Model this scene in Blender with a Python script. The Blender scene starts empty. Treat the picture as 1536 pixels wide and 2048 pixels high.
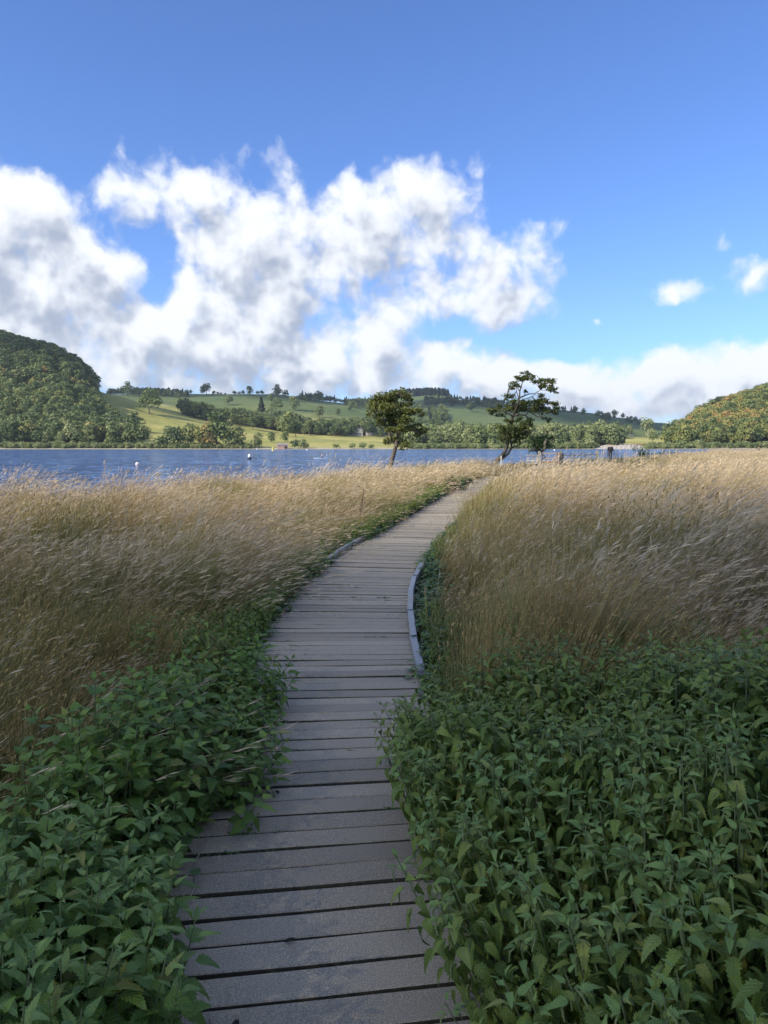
import bpy, bmesh, math, random
import numpy as np
from mathutils import Vector, Matrix, Euler, noise as mnoise
R = math.radians
random.seed(7)
rng = np.random.default_rng(7)
scene = bpy.context.scene
col = scene.collection

# ------------------------------------------------------------------ camera
EYE = 1.65; F = 1479.0; PITCH = math.atan((1024 - 890) / F)
cam_d = bpy.data.cameras.new('camera'); cam = bpy.data.objects.new('camera', cam_d); col.objects.link(cam)
cam.location = (0, 0, EYE); cam.rotation_euler = (math.pi / 2 - PITCH, 0, 0)
cam_d.sensor_fit = 'VERTICAL'; cam_d.sensor_height = 36; cam_d.lens = 36 * F / 2048
cam_d.clip_start = 0.05; cam_d.clip_end = 20000
scene.camera = cam
scene.render.resolution_x = 768; scene.render.resolution_y = 1024

# ------------------------------------------------------------------ light
SUN_EL = R(33); SUN_AZ = math.atan2(-0.84, -0.54)
SUN = Vector((math.sin(SUN_AZ) * math.cos(SUN_EL), math.cos(SUN_AZ) * math.cos(SUN_EL), math.sin(SUN_EL)))
sd = bpy.data.lights.new('sun', 'SUN'); sd.energy = 4.0; sd.angle = R(0.6); sd.color = (1.0, 0.93, 0.80)
so = bpy.data.objects.new('sun', sd); col.objects.link(so)
so.rotation_euler = SUN.to_track_quat('Z', 'Y').to_euler(); so.location = (0, 0, 50)
vs = scene.view_settings; vs.view_transform = 'Standard'; vs.look = 'None'; vs.gamma = 1; vs.use_curve_mapping = False
vs.exposure = 0.66
SKY_STR = 0.098; SKY_GAIN = (0.70, 0.93, 1.40); CLOUD_LIT = (0.67, 0.69, 0.72); CLOUD_DARK = (0.285, 0.325, 0.41)

class NT:
    """tiny helper around a node tree"""
    def __init__(s, t): s.t = t
    def n(s, typ, ins=None, **kw):
        nd = s.t.nodes.new(typ)
        for k, v in kw.items(): setattr(nd, k, v)
        if ins:
            for k, v in ins.items():
                sock = nd.inputs[k]
                if isinstance(v, bpy.types.NodeSocket): s.t.links.new(v, sock)
                else: sock.default_value = v
        return nd
    def m(s, op, a, b=None, c=None, clamp=False):
        d = {0: a}
        if b is not None: d[1] = b
        if c is not None: d[2] = c
        nd = s.n('ShaderNodeMath', d, operation=op); nd.use_clamp = clamp
        return nd.outputs[0]
    def v(s, op, a, b=None):
        d = {0: a}
        if b is not None: d[1] = b
        nd = s.n('ShaderNodeVectorMath', d, operation=op)
        return nd.outputs[1] if op in ('DOT_PRODUCT', 'LENGTH') else nd.outputs[0]
    def noise(s, vec, scale, detail=2, rough=.5, dist=0., dim='3D', lac=2.0):
        nd = s.n('ShaderNodeTexNoise', {'Scale': scale, 'Detail': detail, 'Roughness': rough, 'Distortion': dist, 'Lacunarity': lac}, noise_dimensions=dim)
        if vec is not None: s.t.links.new(vec, nd.inputs['Vector'])
        return nd.outputs[0]
    def ramp(s, fac, stops, interp='LINEAR'):
        nd = s.n('ShaderNodeValToRGB', {0: fac}); cr = nd.color_ramp; cr.interpolation = interp
        while len(cr.elements) < len(stops): cr.elements.new(0.5)
        for e, (p, c) in zip(cr.elements, stops):
            e.position = p; e.color = (*c, 1) if len(c) == 3 else c
        return nd.outputs[0]
    def mix(s, f, a, b, mode='MIX'):
        nd = s.n('ShaderNodeMix', data_type='RGBA', blend_type=mode)
        for i, v in ((0, f), (6, a), (7, b)):
            if isinstance(v, bpy.types.NodeSocket): s.t.links.new(v, nd.inputs[i])
            else: nd.inputs[i].default_value = v if i == 0 else ((*v, 1) if len(v) == 3 else v)
        return nd.outputs[2]
    def maprange(s, v, a, b, c, d, smooth=False):
        nd = s.n('ShaderNodeMapRange', {0: v, 1: a, 2: b, 3: c, 4: d}, interpolation_type='SMOOTHSTEP' if smooth else 'LINEAR')
        return nd.outputs[0]

# ------------------------------------------------------------------ sky (Nishita + fair-weather cumulus in the world shader)
def px_ang(px, py):
    u = (px - 768) / F; v = (1024 - py) / F
    d = Vector((u, math.cos(PITCH) + v * math.sin(PITCH), v * math.cos(PITCH) - math.sin(PITCH)))
    return math.degrees(math.atan2(d.x, d.y)), math.degrees(math.atan2(d.z, math.hypot(d.x, d.y)))
CL = [  # px, py, rx, ry, weight
 (50,455,90,75,1.15),(0,560,140,120,1.2),(200,545,60,36,.8),(180,560,100,75,.9),(60,650,190,60,1.0),(20,420,60,40,.9),(-250,560,200,170,1.),(-120,480,110,90,1.),
 (290,375,95,50,.55),(400,360,80,45,.5),(220,400,40,30,.4),(360,430,110,40,.5),
 (480,480,90,60,.85),(450,570,105,70,1.0),(560,560,110,75,1.0),(390,650,100,50,1.0),(520,650,150,55,1.0),(300,700,110,36,1.0),(430,720,170,38,1.0),(600,710,130,38,.95),
 (560,400,60,50,.6),(550,310,34,26,.42),(640,490,80,40,.85),(700,380,60,40,.5),(760,440,100,50,.9),(860,400,80,50,.8),(860,460,100,40,.85),(900,330,60,30,.45),(700,510,80,28,.7),
 (900,580,80,38,.85),(1000,530,80,42,.85),(1080,500,60,36,.6),(980,640,80,28,.9),(1050,610,50,28,.7),(820,600,70,36,.7),(760,610,50,36,.5),
 (800,690,75,38,.8),(740,720,120,32,.8),(900,700,70,26,.5),(960,750,150,28,.8),(1040,725,60,26,.6),(700,765,200,24,.75),(450,765,200,22,.7),(860,780,160,22,.6),
 (1180,770,80,28,.75),(1290,755,95,38,1.0),(1400,760,110,40,1.0),(1530,750,110,46,1.0),(1690,740,140,60,1.),(1330,810,170,26,.9),(1150,805,120,22,.7),
 (1330,590,40,20,.62),(1375,565,34,26,.62),(1525,550,44,26,.72),(1440,490,18,12,.45),(1190,640,18,10,.42),(165,410,34,50,-.8),(265,470,55,30,-.6),(325,540,34,60,-1.0),(90,330,120,40,-.6),(300,600,40,30,-.6),(610,570,30,24,-.3),(520,360,20,30,-.3),(625,395,24,40,-.4),(700,590,50,26,-.6),(900,655,50,20,-.7),(640,645,40,24,-.25),(1000,450,40,40,-.5),(1120,700,60,30,-.6),(330,610,40,30,-.45),(230,620,30,20,-.4)]
def density_group(fine):
    g = bpy.data.node_groups.new('cloud_density', 'ShaderNodeTree')
    g.interface.new_socket('Vec', in_out='INPUT', socket_type='NodeSocketVector')
    g.interface.new_socket('D', in_out='OUTPUT', socket_type='NodeSocketFloat')
    t = NT(g); gi = t.n('NodeGroupInput'); go = t.n('NodeGroupOutput')
    vec = gi.outputs[0]
    # domain warp for billows
    w = t.n('ShaderNodeTexNoise', {'Vector': vec, 'Scale': .22, 'Detail': 4, 'Roughness': .55}, noise_dimensions='2D')
    wv = t.v('MULTIPLY', t.v('SUBTRACT', w.outputs[1], (.5, .5, .5)), (1.9, 1.5, 0))
    p = t.v('ADD', vec, wv)
    tot = None
    for (x, y, rx, ry, wgt) in CL:
        a, e = px_ang(x, y); sx = F / (rx * 57.3) ; sy = F / (ry * 57.3)
        q = t.v('MULTIPLY', t.v('SUBTRACT', p, (a, e, 0)), (sx * .78, sy * .78, 0))
        q = t.v('DOT_PRODUCT', q, q)
        gsn = t.m('MULTIPLY', t.m('EXPONENT', t.m('MULTIPLY', q, -1.0)), wgt)
        tot = gsn if tot is None else t.m('ADD', tot, gsn)
    tot = t.m('MULTIPLY', t.m('SUBTRACT', 1.0, t.m('EXPONENT', t.m('MULTIPLY', tot, -1.15))), 1.25)
    # the rest of the sky: the same kind of scattered cumulus
    sep = t.n('ShaderNodeSeparateXYZ', {0: vec})
    off = t.m('MAXIMUM', t.maprange(t.m('ABSOLUTE', sep.outputs[0]), 32, 44, 0, 1, True), t.maprange(sep.outputs[1], 32, 46, 0, 1, True))
    bg = t.noise(vec, .055, 3, .5, 0., '2D')
    bg = t.m('MULTIPLY', t.maprange(bg, .45, .62, 0, 1.1, True), off)
    tot = t.m('ADD', tot, bg)
    n1 = t.noise(p, .30, 9 if fine else 3.5, .58 if fine else .5, 0., '2D')
    n = t.m('MULTIPLY', n1, 1.45)
    d = t.m('ADD', tot, t.m('SUBTRACT', n, 1.10))
    for sc_, amp in ((.42, .34), (1.15, .20)):      # rounded cauliflower lobes
        vo = t.n('ShaderNodeTexVoronoi', {'Vector': p, 'Scale': sc_, 'Smoothness': .5}, voronoi_dimensions='2D', feature='SMOOTH_F1')
        d = t.m('ADD', d, t.m('MULTIPLY', t.m('SUBTRACT', .45, vo.outputs[0]), amp))
    t.t.links.new(d, go.inputs[0])
    return g
world = bpy.data.worlds.new('World'); scene.world = world; world.use_nodes = True
wt = NT(world.node_tree); world.node_tree.nodes.clear()
sky = wt.n('ShaderNodeTexSky', sky_type='NISHITA'); sky.sun_disc = False
sky.sun_elevation = SUN_EL; sky.sun_rotation = SUN_AZ % (2 * math.pi); sky.air_density = 1.0; sky.dust_density = .4; sky.ozone_density = 2.0; sky.altitude = 150
skyc = wt.mix(1.0, sky.outputs[0], SKY_GAIN, 'MULTIPLY')
tc = wt.n('ShaderNodeTexCoord'); sp = wt.n('ShaderNodeSeparateXYZ', {0: tc.outputs['Generated']})
az = wt.m('MULTIPLY', wt.m('ARCTAN2', sp.outputs[0], sp.outputs[1]), 57.2958)
el = wt.m('MULTIPLY', wt.m('ARCSINE', sp.outputs[2]), 57.2958)
vec = wt.n('ShaderNodeCombineXYZ', {0: az, 1: el, 2: 0.0}).outputs[0]
DG = density_group(True); DS = density_group(False)
def dens(v, g=DG):
    nd = wt.n('ShaderNodeGroup', node_tree=g); wt.t.links.new(v, nd.inputs[0]); return nd.outputs[0]
d0 = dens(vec); s0 = dens(vec, DS); s1 = dens(wt.v('ADD', vec, (-1.1, 2.0, 0)), DS)
alpha = wt.maprange(d0, .08, .74, 0, 1, True)
above = wt.maprange(el, -1.0, 1.0, 0, 1)
alpha = wt.m('MULTIPLY', alpha, above)
lit = wt.m('ADD', .66, wt.m('ADD', wt.m('MULTIPLY', wt.m('SUBTRACT', s0, s1), .50), wt.m('MULTIPLY', wt.m('SUBTRACT', d0, s0), .35)))
thick = wt.maprange(s1, .45, 1.4, 0, .36, True)
lit = wt.m('SUBTRACT', lit, thick, clamp=True)
cc = wt.mix(wt.maprange(lit, .1, .95, 0, 1, True), CLOUD_DARK, CLOUD_LIT)
k = 1 / SKY_STR
cc = wt.mix(1.0, cc, (k, k, k), 'MULTIPLY')
final = wt.mix(wt.m('MULTIPLY', alpha, .97), skyc, cc)
bgn = wt.n('ShaderNodeBackground', {'Color': final, 'Strength': SKY_STR})
wo = wt.n('ShaderNodeOutputWorld', {0: bgn.outputs[0]})
try: world.cycles.sampling_method = 'MANUAL'; world.cycles.sample_map_resolution = 512
except Exception: pass

# ------------------------------------------------------------------ helpers
def ray_pt(px, py, Y):
    u = (px - 768) / F; v = (1024 - py) / F
    dy = math.cos(PITCH) + v * math.sin(PITCH); dz = v * math.cos(PITCH) - math.sin(PITCH)
    return Vector((u / dy * Y, Y, EYE + dz / dy * Y))
def tag(o, label=None, cat=None, group=None, kind=None):
    if label: o['label'] = label
    if cat: o['category'] = cat
    if group: o['group'] = group
    if kind: o['kind'] = kind
    return o
def empty(name, loc=(0, 0, 0), rz=0, s=1):
    o = bpy.data.objects.new(name, None); col.objects.link(o); o.location = loc; o.rotation_euler = (0, 0, rz)
    o.scale = (s, s, s); o.empty_display_size = .2; return o
def mesh_np(name, V, Fc, mats, attrs=None, smooth=False, midx=None):
    me = bpy.data.meshes.new(name)
    V = np.asarray(V, dtype=np.float32).reshape(-1, 3)
    if isinstance(Fc, np.ndarray):
        k = Fc.shape[1]; nf = Fc.shape[0]
        me.vertices.add(len(V)); me.vertices.foreach_set('co', V.ravel())
        me.loops.add(nf * k); me.loops.foreach_set('vertex_index', Fc.astype(np.int32).ravel())
        me.polygons.add(nf); me.polygons.foreach_set('loop_start', np.arange(0, nf * k, k, dtype=np.int32))
        me.polygons.foreach_set('loop_total', np.full(nf, k, dtype=np.int32))
        me.update(calc_edges=True)
    else:
        me.from_pydata(V.tolist(), [], Fc)
    for m in (mats if isinstance(mats, (list, tuple)) else [mats]): me.materials.append(m)
    if midx is not None: me.polygons.foreach_set('material_index', np.asarray(midx, dtype=np.int32))
    if attrs:
        for k_, a in attrs.items():
            at = me.attributes.new(k_, 'FLOAT', 'POINT'); at.data.foreach_set('value', np.asarray(a, dtype=np.float32))
    if smooth: me.polygons.foreach_set('use_smooth', np.ones(len(me.polygons), dtype=bool))
    me.update(); return me
def link(name, me, parent=None, loc=None):
    o = bpy.data.objects.new(name, me); col.objects.link(o)
    if parent: o.parent = parent
    if loc is not None: o.location = loc
    return o
def copy_tree(o, parent=None):
    c = o.copy(); col.objects.link(c)
    if parent: c.parent = parent
    for ch in list(o.children): copy_tree(ch, c)
    return c
class MB:
    """collects boxes, tubes; build() links ONE mesh"""
    def __init__(s): s.V = []; s.F = []
    def box(s, c, size, rz=0, M=None):
        hx, hy, hz = [q / 2 for q in size]; b = len(s.V)
        M = M or (Matrix.Translation(c) @ Matrix.Rotation(rz, 4, 'Z'))
        for z in (-hz, hz):
            for x, y in ((-hx, -hy), (hx, -hy), (hx, hy), (-hx, hy)): s.V.append(M @ Vector((x, y, z)))
        s.F += [[b, b+3, b+2, b+1], [b+4, b+5, b+6, b+7]] + [[b+i, b+(i+1) % 4, b+4+(i+1) % 4, b+4+i] for i in range(4)]
        return s
    def bar(s, p, q, w, h):
        p, q = Vector(p), Vector(q); d = q - p; L = d.length
        rot = d.to_track_quat('X', 'Z').to_matrix().to_4x4()
        return s.box(None, (L, w, h), M=Matrix.Translation((p + q) / 2) @ rot)
    def tube(s, pts, rad, n=7, cap=True):
        pts = [Vector(p) for p in pts]; rings = []
        for i, p in enumerate(pts):
            d = (pts[min(i+1, len(pts)-1)] - pts[max(i-1, 0)]).normalized()
            a = d.cross(Vector((.3, 1, .1))).normalized(); b_ = d.cross(a); r = rad[i] if hasattr(rad, '__len__') else rad
            st = len(s.V)
            for k_ in range(n):
                t_ = 2 * math.pi * k_ / n; s.V.append(p + (a * math.cos(t_) + b_ * math.sin(t_)) * r)
            rings.append(st)
        for a, b_ in zip(rings, rings[1:]):
            for k_ in range(n): s.F.append([a+k_, a+(k_+1) % n, b_+(k_+1) % n, b_+k_])
        if cap:
            s.F.append([rings[0]+k_ for k_ in range(n)][::-1]); s.F.append([rings[-1]+k_ for k_ in range(n)])
        return s
    def lathe(s, prof, c=(0, 0, 0), n=14):
        rings = []
        for (r, z) in prof:
            st = len(s.V); rings.append(st)
            for k_ in range(n):
                t_ = 2*math.pi*k_/n; s.V.append(Vector((c[0]+r*math.cos(t_), c[1]+r*math.sin(t_), c[2]+z)))
        for a, b_ in zip(rings, rings[1:]):
            for k_ in range(n): s.F.append([a+k_, a+(k_+1) % n, b_+(k_+1) % n, b_+k_])
        s.F.append([rings[0]+k_ for k_ in range(n)][::-1]); s.F.append([rings[-1]+k_ for k_ in range(n)])
        return s
    def build(s, name, mat, parent=None, smooth=False):
        me = mesh_np(name, [tuple(v) for v in s.V], s.F, mat, smooth=smooth); return link(name, me, parent)

def gn_scatter(name, protos, P, rot, scl, idx, label, cat, extra=None):
    """one object of kind stuff: prototypes instanced on a set of points"""
    c = bpy.data.collections.new(name + '_source')
    for i, me in enumerate(protos):
        o = bpy.data.objects.new('%s_%02d' % (name, i), me); c.objects.link(o)
    me = bpy.data.meshes.new(name); me.vertices.add(len(P)); me.vertices.foreach_set('co', np.asarray(P, np.float32).ravel())
    a = me.attributes.new('rot', 'FLOAT_VECTOR', 'POINT'); a.data.foreach_set('vector', np.asarray(rot, np.float32).ravel())
    a = me.attributes.new('scl', 'FLOAT', 'POINT'); a.data.foreach_set('value', np.asarray(scl, np.float32).ravel())
    a = me.attributes.new('pick', 'INT', 'POINT'); a.data.foreach_set('value', np.asarray(idx, np.int32).ravel())
    me.update()
    o = link(name, me); tag(o, label, cat, kind='stuff')
    ng = bpy.data.node_groups.new(name + '_nodes', 'GeometryNodeTree')
    ng.interface.new_socket('Geometry', in_out='INPUT', socket_type='NodeSocketGeometry')
    ng.interface.new_socket('Geometry', in_out='OUTPUT', socket_type='NodeSocketGeometry')
    N = ng.nodes; L = ng.links
    gi = N.new('NodeGroupInput'); go = N.new('NodeGroupOutput'); ip = N.new('GeometryNodeInstanceOnPoints'); ci = N.new('GeometryNodeCollectionInfo')
    ci.inputs['Collection'].default_value = c; ci.inputs['Separate Children'].default_value = True; ci.inputs['Reset Children'].default_value = True
    def na(nm, dt):
        n_ = N.new('GeometryNodeInputNamedAttribute'); n_.data_type = dt; n_.inputs[0].default_value = nm; return n_.outputs[0]
    er = N.new('FunctionNodeEulerToRotation')
    L.new(gi.outputs[0], ip.inputs['Points']); L.new(ci.outputs[0], ip.inputs['Instance']); ip.inputs['Pick Instance'].default_value = True
    L.new(na('pick', 'INT'), ip.inputs['Instance Index']); L.new(na('rot', 'FLOAT_VECTOR'), er.inputs[0]); L.new(er.outputs[0], ip.inputs['Rotation'])
    L.new(na('scl', 'FLOAT'), ip.inputs['Scale']); L.new(ip.outputs[0], go.inputs[0])
    md = o.modifiers.new('scatter', 'NODES'); md.node_group = ng
    return o

# ------------------------------------------------------------------ materials
def new_mat(name):
    m = bpy.data.materials.new(name); m.use_nodes = True; m.node_tree.nodes.clear(); return m, NT(m.node_tree)
def finish(t, colr, rough=.6, spec=.3, bump=None, bstr=.3, bdist=.02, trans=0., metal=0.):
    p = t.n('ShaderNodeBsdfPrincipled')
    for k_, v in (('Base Color', colr), ('Roughness', rough), ('Specular IOR Level', spec), ('Metallic', metal)):
        if isinstance(v, bpy.types.NodeSocket): t.t.links.new(v, p.inputs[k_])
        else: p.inputs[k_].default_value = (*v, 1) if k_ == 'Base Color' else v
    if bump is not None:
        b = t.n('ShaderNodeBump', {'Height': bump, 'Strength': bstr, 'Distance': bdist}); t.t.links.new(b.outputs[0], p.inputs['Normal'])
    out = p.outputs[0]
    if trans > 0:
        tr = t.n('ShaderNodeBsdfTranslucent')
        if isinstance(colr, bpy.types.NodeSocket): t.t.links.new(colr, tr.inputs[0])
        else: tr.inputs[0].default_value = (*colr, 1)
        out = t.n('ShaderNodeMixShader', {0: trans, 1: out, 2: tr.outputs[0]}).outputs[0]
    t.n('ShaderNodeOutputMaterial', {0: out})
def attr(t, nm): return t.n('ShaderNodeAttribute', attribute_name=nm).outputs['Fac']
def wpos(t): return t.n('ShaderNodeNewGeometry').outputs['Position']
def orand(t): return t.n('ShaderNodeObjectInfo').outputs['Random']
def simple(name, c, rough=.6, spec=.3, var=.12, scale=6., bump=0., metal=0.):
    m, t = new_mat(name); tcx = t.n('ShaderNodeTexCoord').outputs['Object']
    n = t.noise(tcx, scale, 5, .6)
    lo = tuple(x * (1 - var) for x in c); hi = tuple(min(1, x * (1 + var)) for x in c)
    cr = t.ramp(n, [(.3, lo), (.7, hi)]); finish(t, cr, rough, spec, n if bump else None, bump, .02, metal=metal); return m

def grass_mat(name, lowc, midc, tipc, tip2, green=0.5):
    m, t = new_mat(name)
    h = attr(t, 'h'); r = attr(t, 'r'); rnd = orand(t); pos = wpos(t)
    patch = t.noise(pos, .45, 3, .6)
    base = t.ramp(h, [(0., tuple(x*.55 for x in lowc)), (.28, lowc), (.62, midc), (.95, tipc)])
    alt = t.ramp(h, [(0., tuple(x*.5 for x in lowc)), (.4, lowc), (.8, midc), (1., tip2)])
    f = t.maprange(t.m('ADD', t.m('MULTIPLY', r, .5), t.m('MULTIPLY', patch, 1.)), .55, .95, 0, 1)
    c = t.mix(f, base, alt)
    # tawny and green drifts across the meadow
    drift = t.maprange(t.noise(pos, .42, 4, .6, .5), .50, .60, 0, green, True)
    gcol = t.ramp(h, [(0., (.045, .075, .018)), (.5, (.12, .165, .04)), (1., (.27, .26, .09))])
    rust = t.maprange(t.noise(t.v('ADD', pos, (31., 7., 0.)), .55, 3, .6), .55, .66, 0, .45, True)
    c = t.mix(t.m('MULTIPLY', rust, t.maprange(h, .1, .8, .2, 1)), c, (.30, .15, .065))
    c = t.mix(drift, c, gcol)
    br = t.m('MULTIPLY', t.maprange(r, 0, 1, .45, 1.35), t.maprange(rnd, 0, 1, .72, 1.2))
    c = t.mix(1.0, c, t.n('ShaderNodeCombineXYZ', {0: br, 1: br, 2: br}).outputs[0], 'MULTIPLY')
    finish(t, c, .55, .25, trans=.28); return m
M = {}
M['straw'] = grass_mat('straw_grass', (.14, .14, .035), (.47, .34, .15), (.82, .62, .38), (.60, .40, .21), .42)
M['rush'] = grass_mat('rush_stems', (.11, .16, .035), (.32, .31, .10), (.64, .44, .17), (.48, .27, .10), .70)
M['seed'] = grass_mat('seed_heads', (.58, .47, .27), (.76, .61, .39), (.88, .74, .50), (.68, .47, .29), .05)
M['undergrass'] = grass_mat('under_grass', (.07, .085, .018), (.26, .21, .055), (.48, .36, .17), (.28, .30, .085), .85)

def leaf_mat(name, c1, c2, c3, vein=True, gloss=.42, amt=.12):
    m, t = new_mat(name); lu = attr(t, 'lu'); lt = attr(t, 'lt'); rnd = orand(t); pos = wpos(t)
    r2 = t.m('FRACT', t.m('ADD', t.m('ADD', attr(t, 'r'), rnd), 0.))
    n = t.noise(pos, 5., 3, .6)
    c = t.ramp(t.m('ADD', t.m('MULTIPLY', r2, .6), t.m('MULTIPLY', n, .4)), [(.15, c1), (.55, c2), (.9, c3)])
    yel = t.maprange(r2, .93, .985, 0, .7); c = t.mix(yel, c, (.26, .24, .05))
    sp_ = t.maprange(t.noise(pos, 90., 2, .5), .68, .74, 0, .55); c = t.mix(sp_, c, (.13, .09, .04))
    bp = None
    if vein:
        ab = t.m('ABSOLUTE', lu)
        vv = t.m('SINE', t.m('MULTIPLY', t.m('SUBTRACT', lt, t.m('MULTIPLY', ab, .38)), 46.))
        vl = t.maprange(vv, .72, 1., 0, 1); mid = t.maprange(ab, 0., .05, 1, 0)
        ve = t.m('MAXIMUM', vl, mid)
        c = t.mix(t.m('MULTIPLY', ve, .4), c, (.07, .10, .03)); bp = t.m('SUBTRACT', vv, t.m('MULTIPLY', mid, 1.5))
    finish(t, c, gloss, .35, bp, .5, .0015, trans=.22); return m
M['nettle'] = leaf_mat('nettle_leaf', (.10, .155, .028), (.17, .24, .04), (.28, .35, .065))
M['nettle_broad'] = leaf_mat('broad_nettle_leaf', (.085, .155, .026), (.14, .24, .036), (.23, .34, .055))
M['nettle_yellow'] = leaf_mat('yellowing_leaf', (.16, .22, .05), (.26, .32, .06), (.40, .40, .08))
M['nettle_tip'] = leaf_mat('young_nettle_leaf', (.13, .22, .06), (.20, .31, .08), (.30, .40, .11))
M['nettle_stem'] = simple('nettle_stem', (.09, .11, .04), .6)
M['nettle_flower'] = simple('nettle_flower', (.16, .19, .07), .8)
M['herb'] = leaf_mat('herb_leaf', (.05, .10, .03), (.085, .16, .045), (.15, .22, .06), vein=False)

def crown_mat(name, stops, nscale=.35, trans=.25, rough=.6):
    m, t = new_mat(name); rnd = orand(t); pos = wpos(t); r = attr(t, 'r')
    n = t.m('ADD', t.m('MULTIPLY', t.noise(pos, nscale, 3, .6), .4), t.m('MULTIPLY', t.noise(pos, .022, 2, .5), .6))
    f = t.m('ADD', t.m('ADD', t.m('MULTIPLY', rnd, .42), t.m('MULTIPLY', t.maprange(n, .3, .7, 0, 1), .5)), t.m('MULTIPLY', t.m('SUBTRACT', r, .5), .30))
    finish(t, t.ramp(f, stops), rough, .2, trans=trans); return m
M['crown_mixed'] = crown_mat('mixed_leaves', [(.1, (.075, .11, .045)), (.35, (.12, .165, .06)), (.55, (.17, .215, .075)), (.75, (.25, .265, .095)), (.97, (.40, .36, .09))])
M['crown_bright'] = crown_mat('willow_leaves', [(.1, (.15, .19, .08)), (.4, (.24, .28, .11)), (.7, (.32, .34, .15)), (.95, (.42, .38, .15))])
M['crown_autumn'] = crown_mat('autumn_leaves', [(.08, (.12, .15, .055)), (.32, (.20, .235, .075)), (.52, (.31, .30, .09)), (.72, (.39, .27, .09)), (.9, (.36, .19, .08))])
M['crown_dark'] = crown_mat('conifer_needles', [(.1, (.02, .035, .022)), (.6, (.035, .055, .028)), (.95, (.05, .07, .035))])
M['crown_alder'] = crown_mat('alder_leaves', [(.1, (.055, .075, .022)), (.4, (.10, .12, .032)), (.7, (.165, .175, .045)), (.95, (.27, .24, .06))], 1.6, .3)
M['crown_bush'] = crown_mat('bush_leaves', [(.1, (.02, .045, .018)), (.5, (.035, .075, .025)), (.9, (.07, .11, .035))], 2., .2)
M['bark'] = simple('bark', (.14, .115, .09), .85, .15, .35, 3., .5)
M['bark_dark'] = simple('dark_bark', (.06, .05, .04), .85, .15, .35, 3., .5)
def timber(name, c, rough=.75, spec=.2):
    m, t = new_mat(name); o = t.n('ShaderNodeTexCoord').outputs['Object']
    g = t.noise(t.v('MULTIPLY', o, (2., 30., 30.)), 1.5, 5, .6); rn = orand(t)
    cr = t.ramp(t.m('ADD', t.m('MULTIPLY', g, .7), t.m('MULTIPLY', rn, .3)), [(.25, tuple(x*.6 for x in c)), (.75, tuple(min(1, x*1.25) for x in c))])
    finish(t, cr, rough, spec, g, .4, .01); return m
M['rail'] = timber('weathered_rail', (.66, .62, .54)); M['post'] = timber('weathered_post', (.28, .25, .20)); M['gate'] = timber('brown_gate_timber', (.36, .25, .18))
M['stake'] = timber('stake', (.33, .29, .23))
M['kerb'] = timber('kerb_timber', (.22, .235, .255), .33, .6)
M['wire'] = simple('wire', (.25, .25, .25), .5, .5, metal=.6)
# plank surface: grey boards with gritty anti-slip coating, dark damp blotches and wear
def plank_mat():
    m, t = new_mat('gritted_board'); pos = wpos(t); rn = orand(t)
    grit = t.noise(pos, 210., 3, .7); grit2 = t.noise(pos, 480., 2, .6)
    gsp = t.m('ADD', t.m('MULTIPLY', grit, .6), t.m('MULTIPLY', grit2, .4))
    c = t.ramp(gsp, [(.36, (.11, .093, .066)), (.50, (.30, .255, .185)), (.62, (.64, .54, .39))])
    far = t.mix(.22, c, (.32, .275, .20))
    blot = t.maprange(t.noise(pos, 3.3, 5, .65, .4), .55, .75, 0, .35, True)
    c = t.mix(blot, far, (.15, .138, .125))
    sp_ = t.maprange(t.noise(pos, 17., 3, .6), .70, .76, 0, .7, True); c = t.mix(sp_, c, (.035, .036, .04))
    wh = t.maprange(t.noise(t.v('ADD', pos, (7.3, 2.1, 0)), 34., 1, .5), .80, .82, 0, .6); c = t.mix(wh, c, (.45, .45, .42))
    gr = t.maprange(t.noise(pos, 1.9, 4, .6), .56, .72, 0, .22, True); c = t.mix(gr, c, (.19, .20, .12))
    br = t.maprange(rn, 0, 1, .80, 1.17); c = t.mix(1., c, t.n('ShaderNodeCombineXYZ', {0: br, 1: br, 2: br}).outputs[0], 'MULTIPLY')
    finish(t, c, .62, .35, gsp, .55, .004); return m
M['plank'] = plank_mat(); M['plank_side'] = simple('gap_shade_side', (.075, .068, .048), .9, .1, .3, 40.)  # gap shade put into the colour of the plank sides, so gaps read dark
M['joist'] = simple('joist', (.03, .028, .022), .9)
def soil_mat():
    m, t = new_mat('marsh_soil'); pos = wpos(t)
    n = t.noise(pos, 1.3, 6, .65); n2 = t.noise(pos, 25., 4, .6)
    c = t.ramp(n, [(.3, (.022, .022, .012)), (.5, (.05, .048, .022)), (.7, (.085, .075, .035))])
    c = t.mix(t.maprange(n2, .4, .7, 0, .5), c, (.10, .085, .045)); finish(t, c, .9, .1, n2, .8, .05); return m
M['soil'] = soil_mat()
def gravel_mat():
    m, t = new_mat('gravel'); pos = wpos(t)
    vo = t.n('ShaderNodeTexVoronoi', {'Vector': pos, 'Scale': 22.}); n = t.noise(pos, 1.5, 4, .6)
    c = t.ramp(vo.outputs['Color'], [(.0, (.22, .20, .17)), (1., (.42, .39, .34))]); c = t.mix(t.maprange(n, .4, .7, 0, .5), c, (.16, .15, .08))
    finish(t, c, .85, .2, vo.outputs[0], .5, .02); return m
M['gravel'] = gravel_mat()
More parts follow.
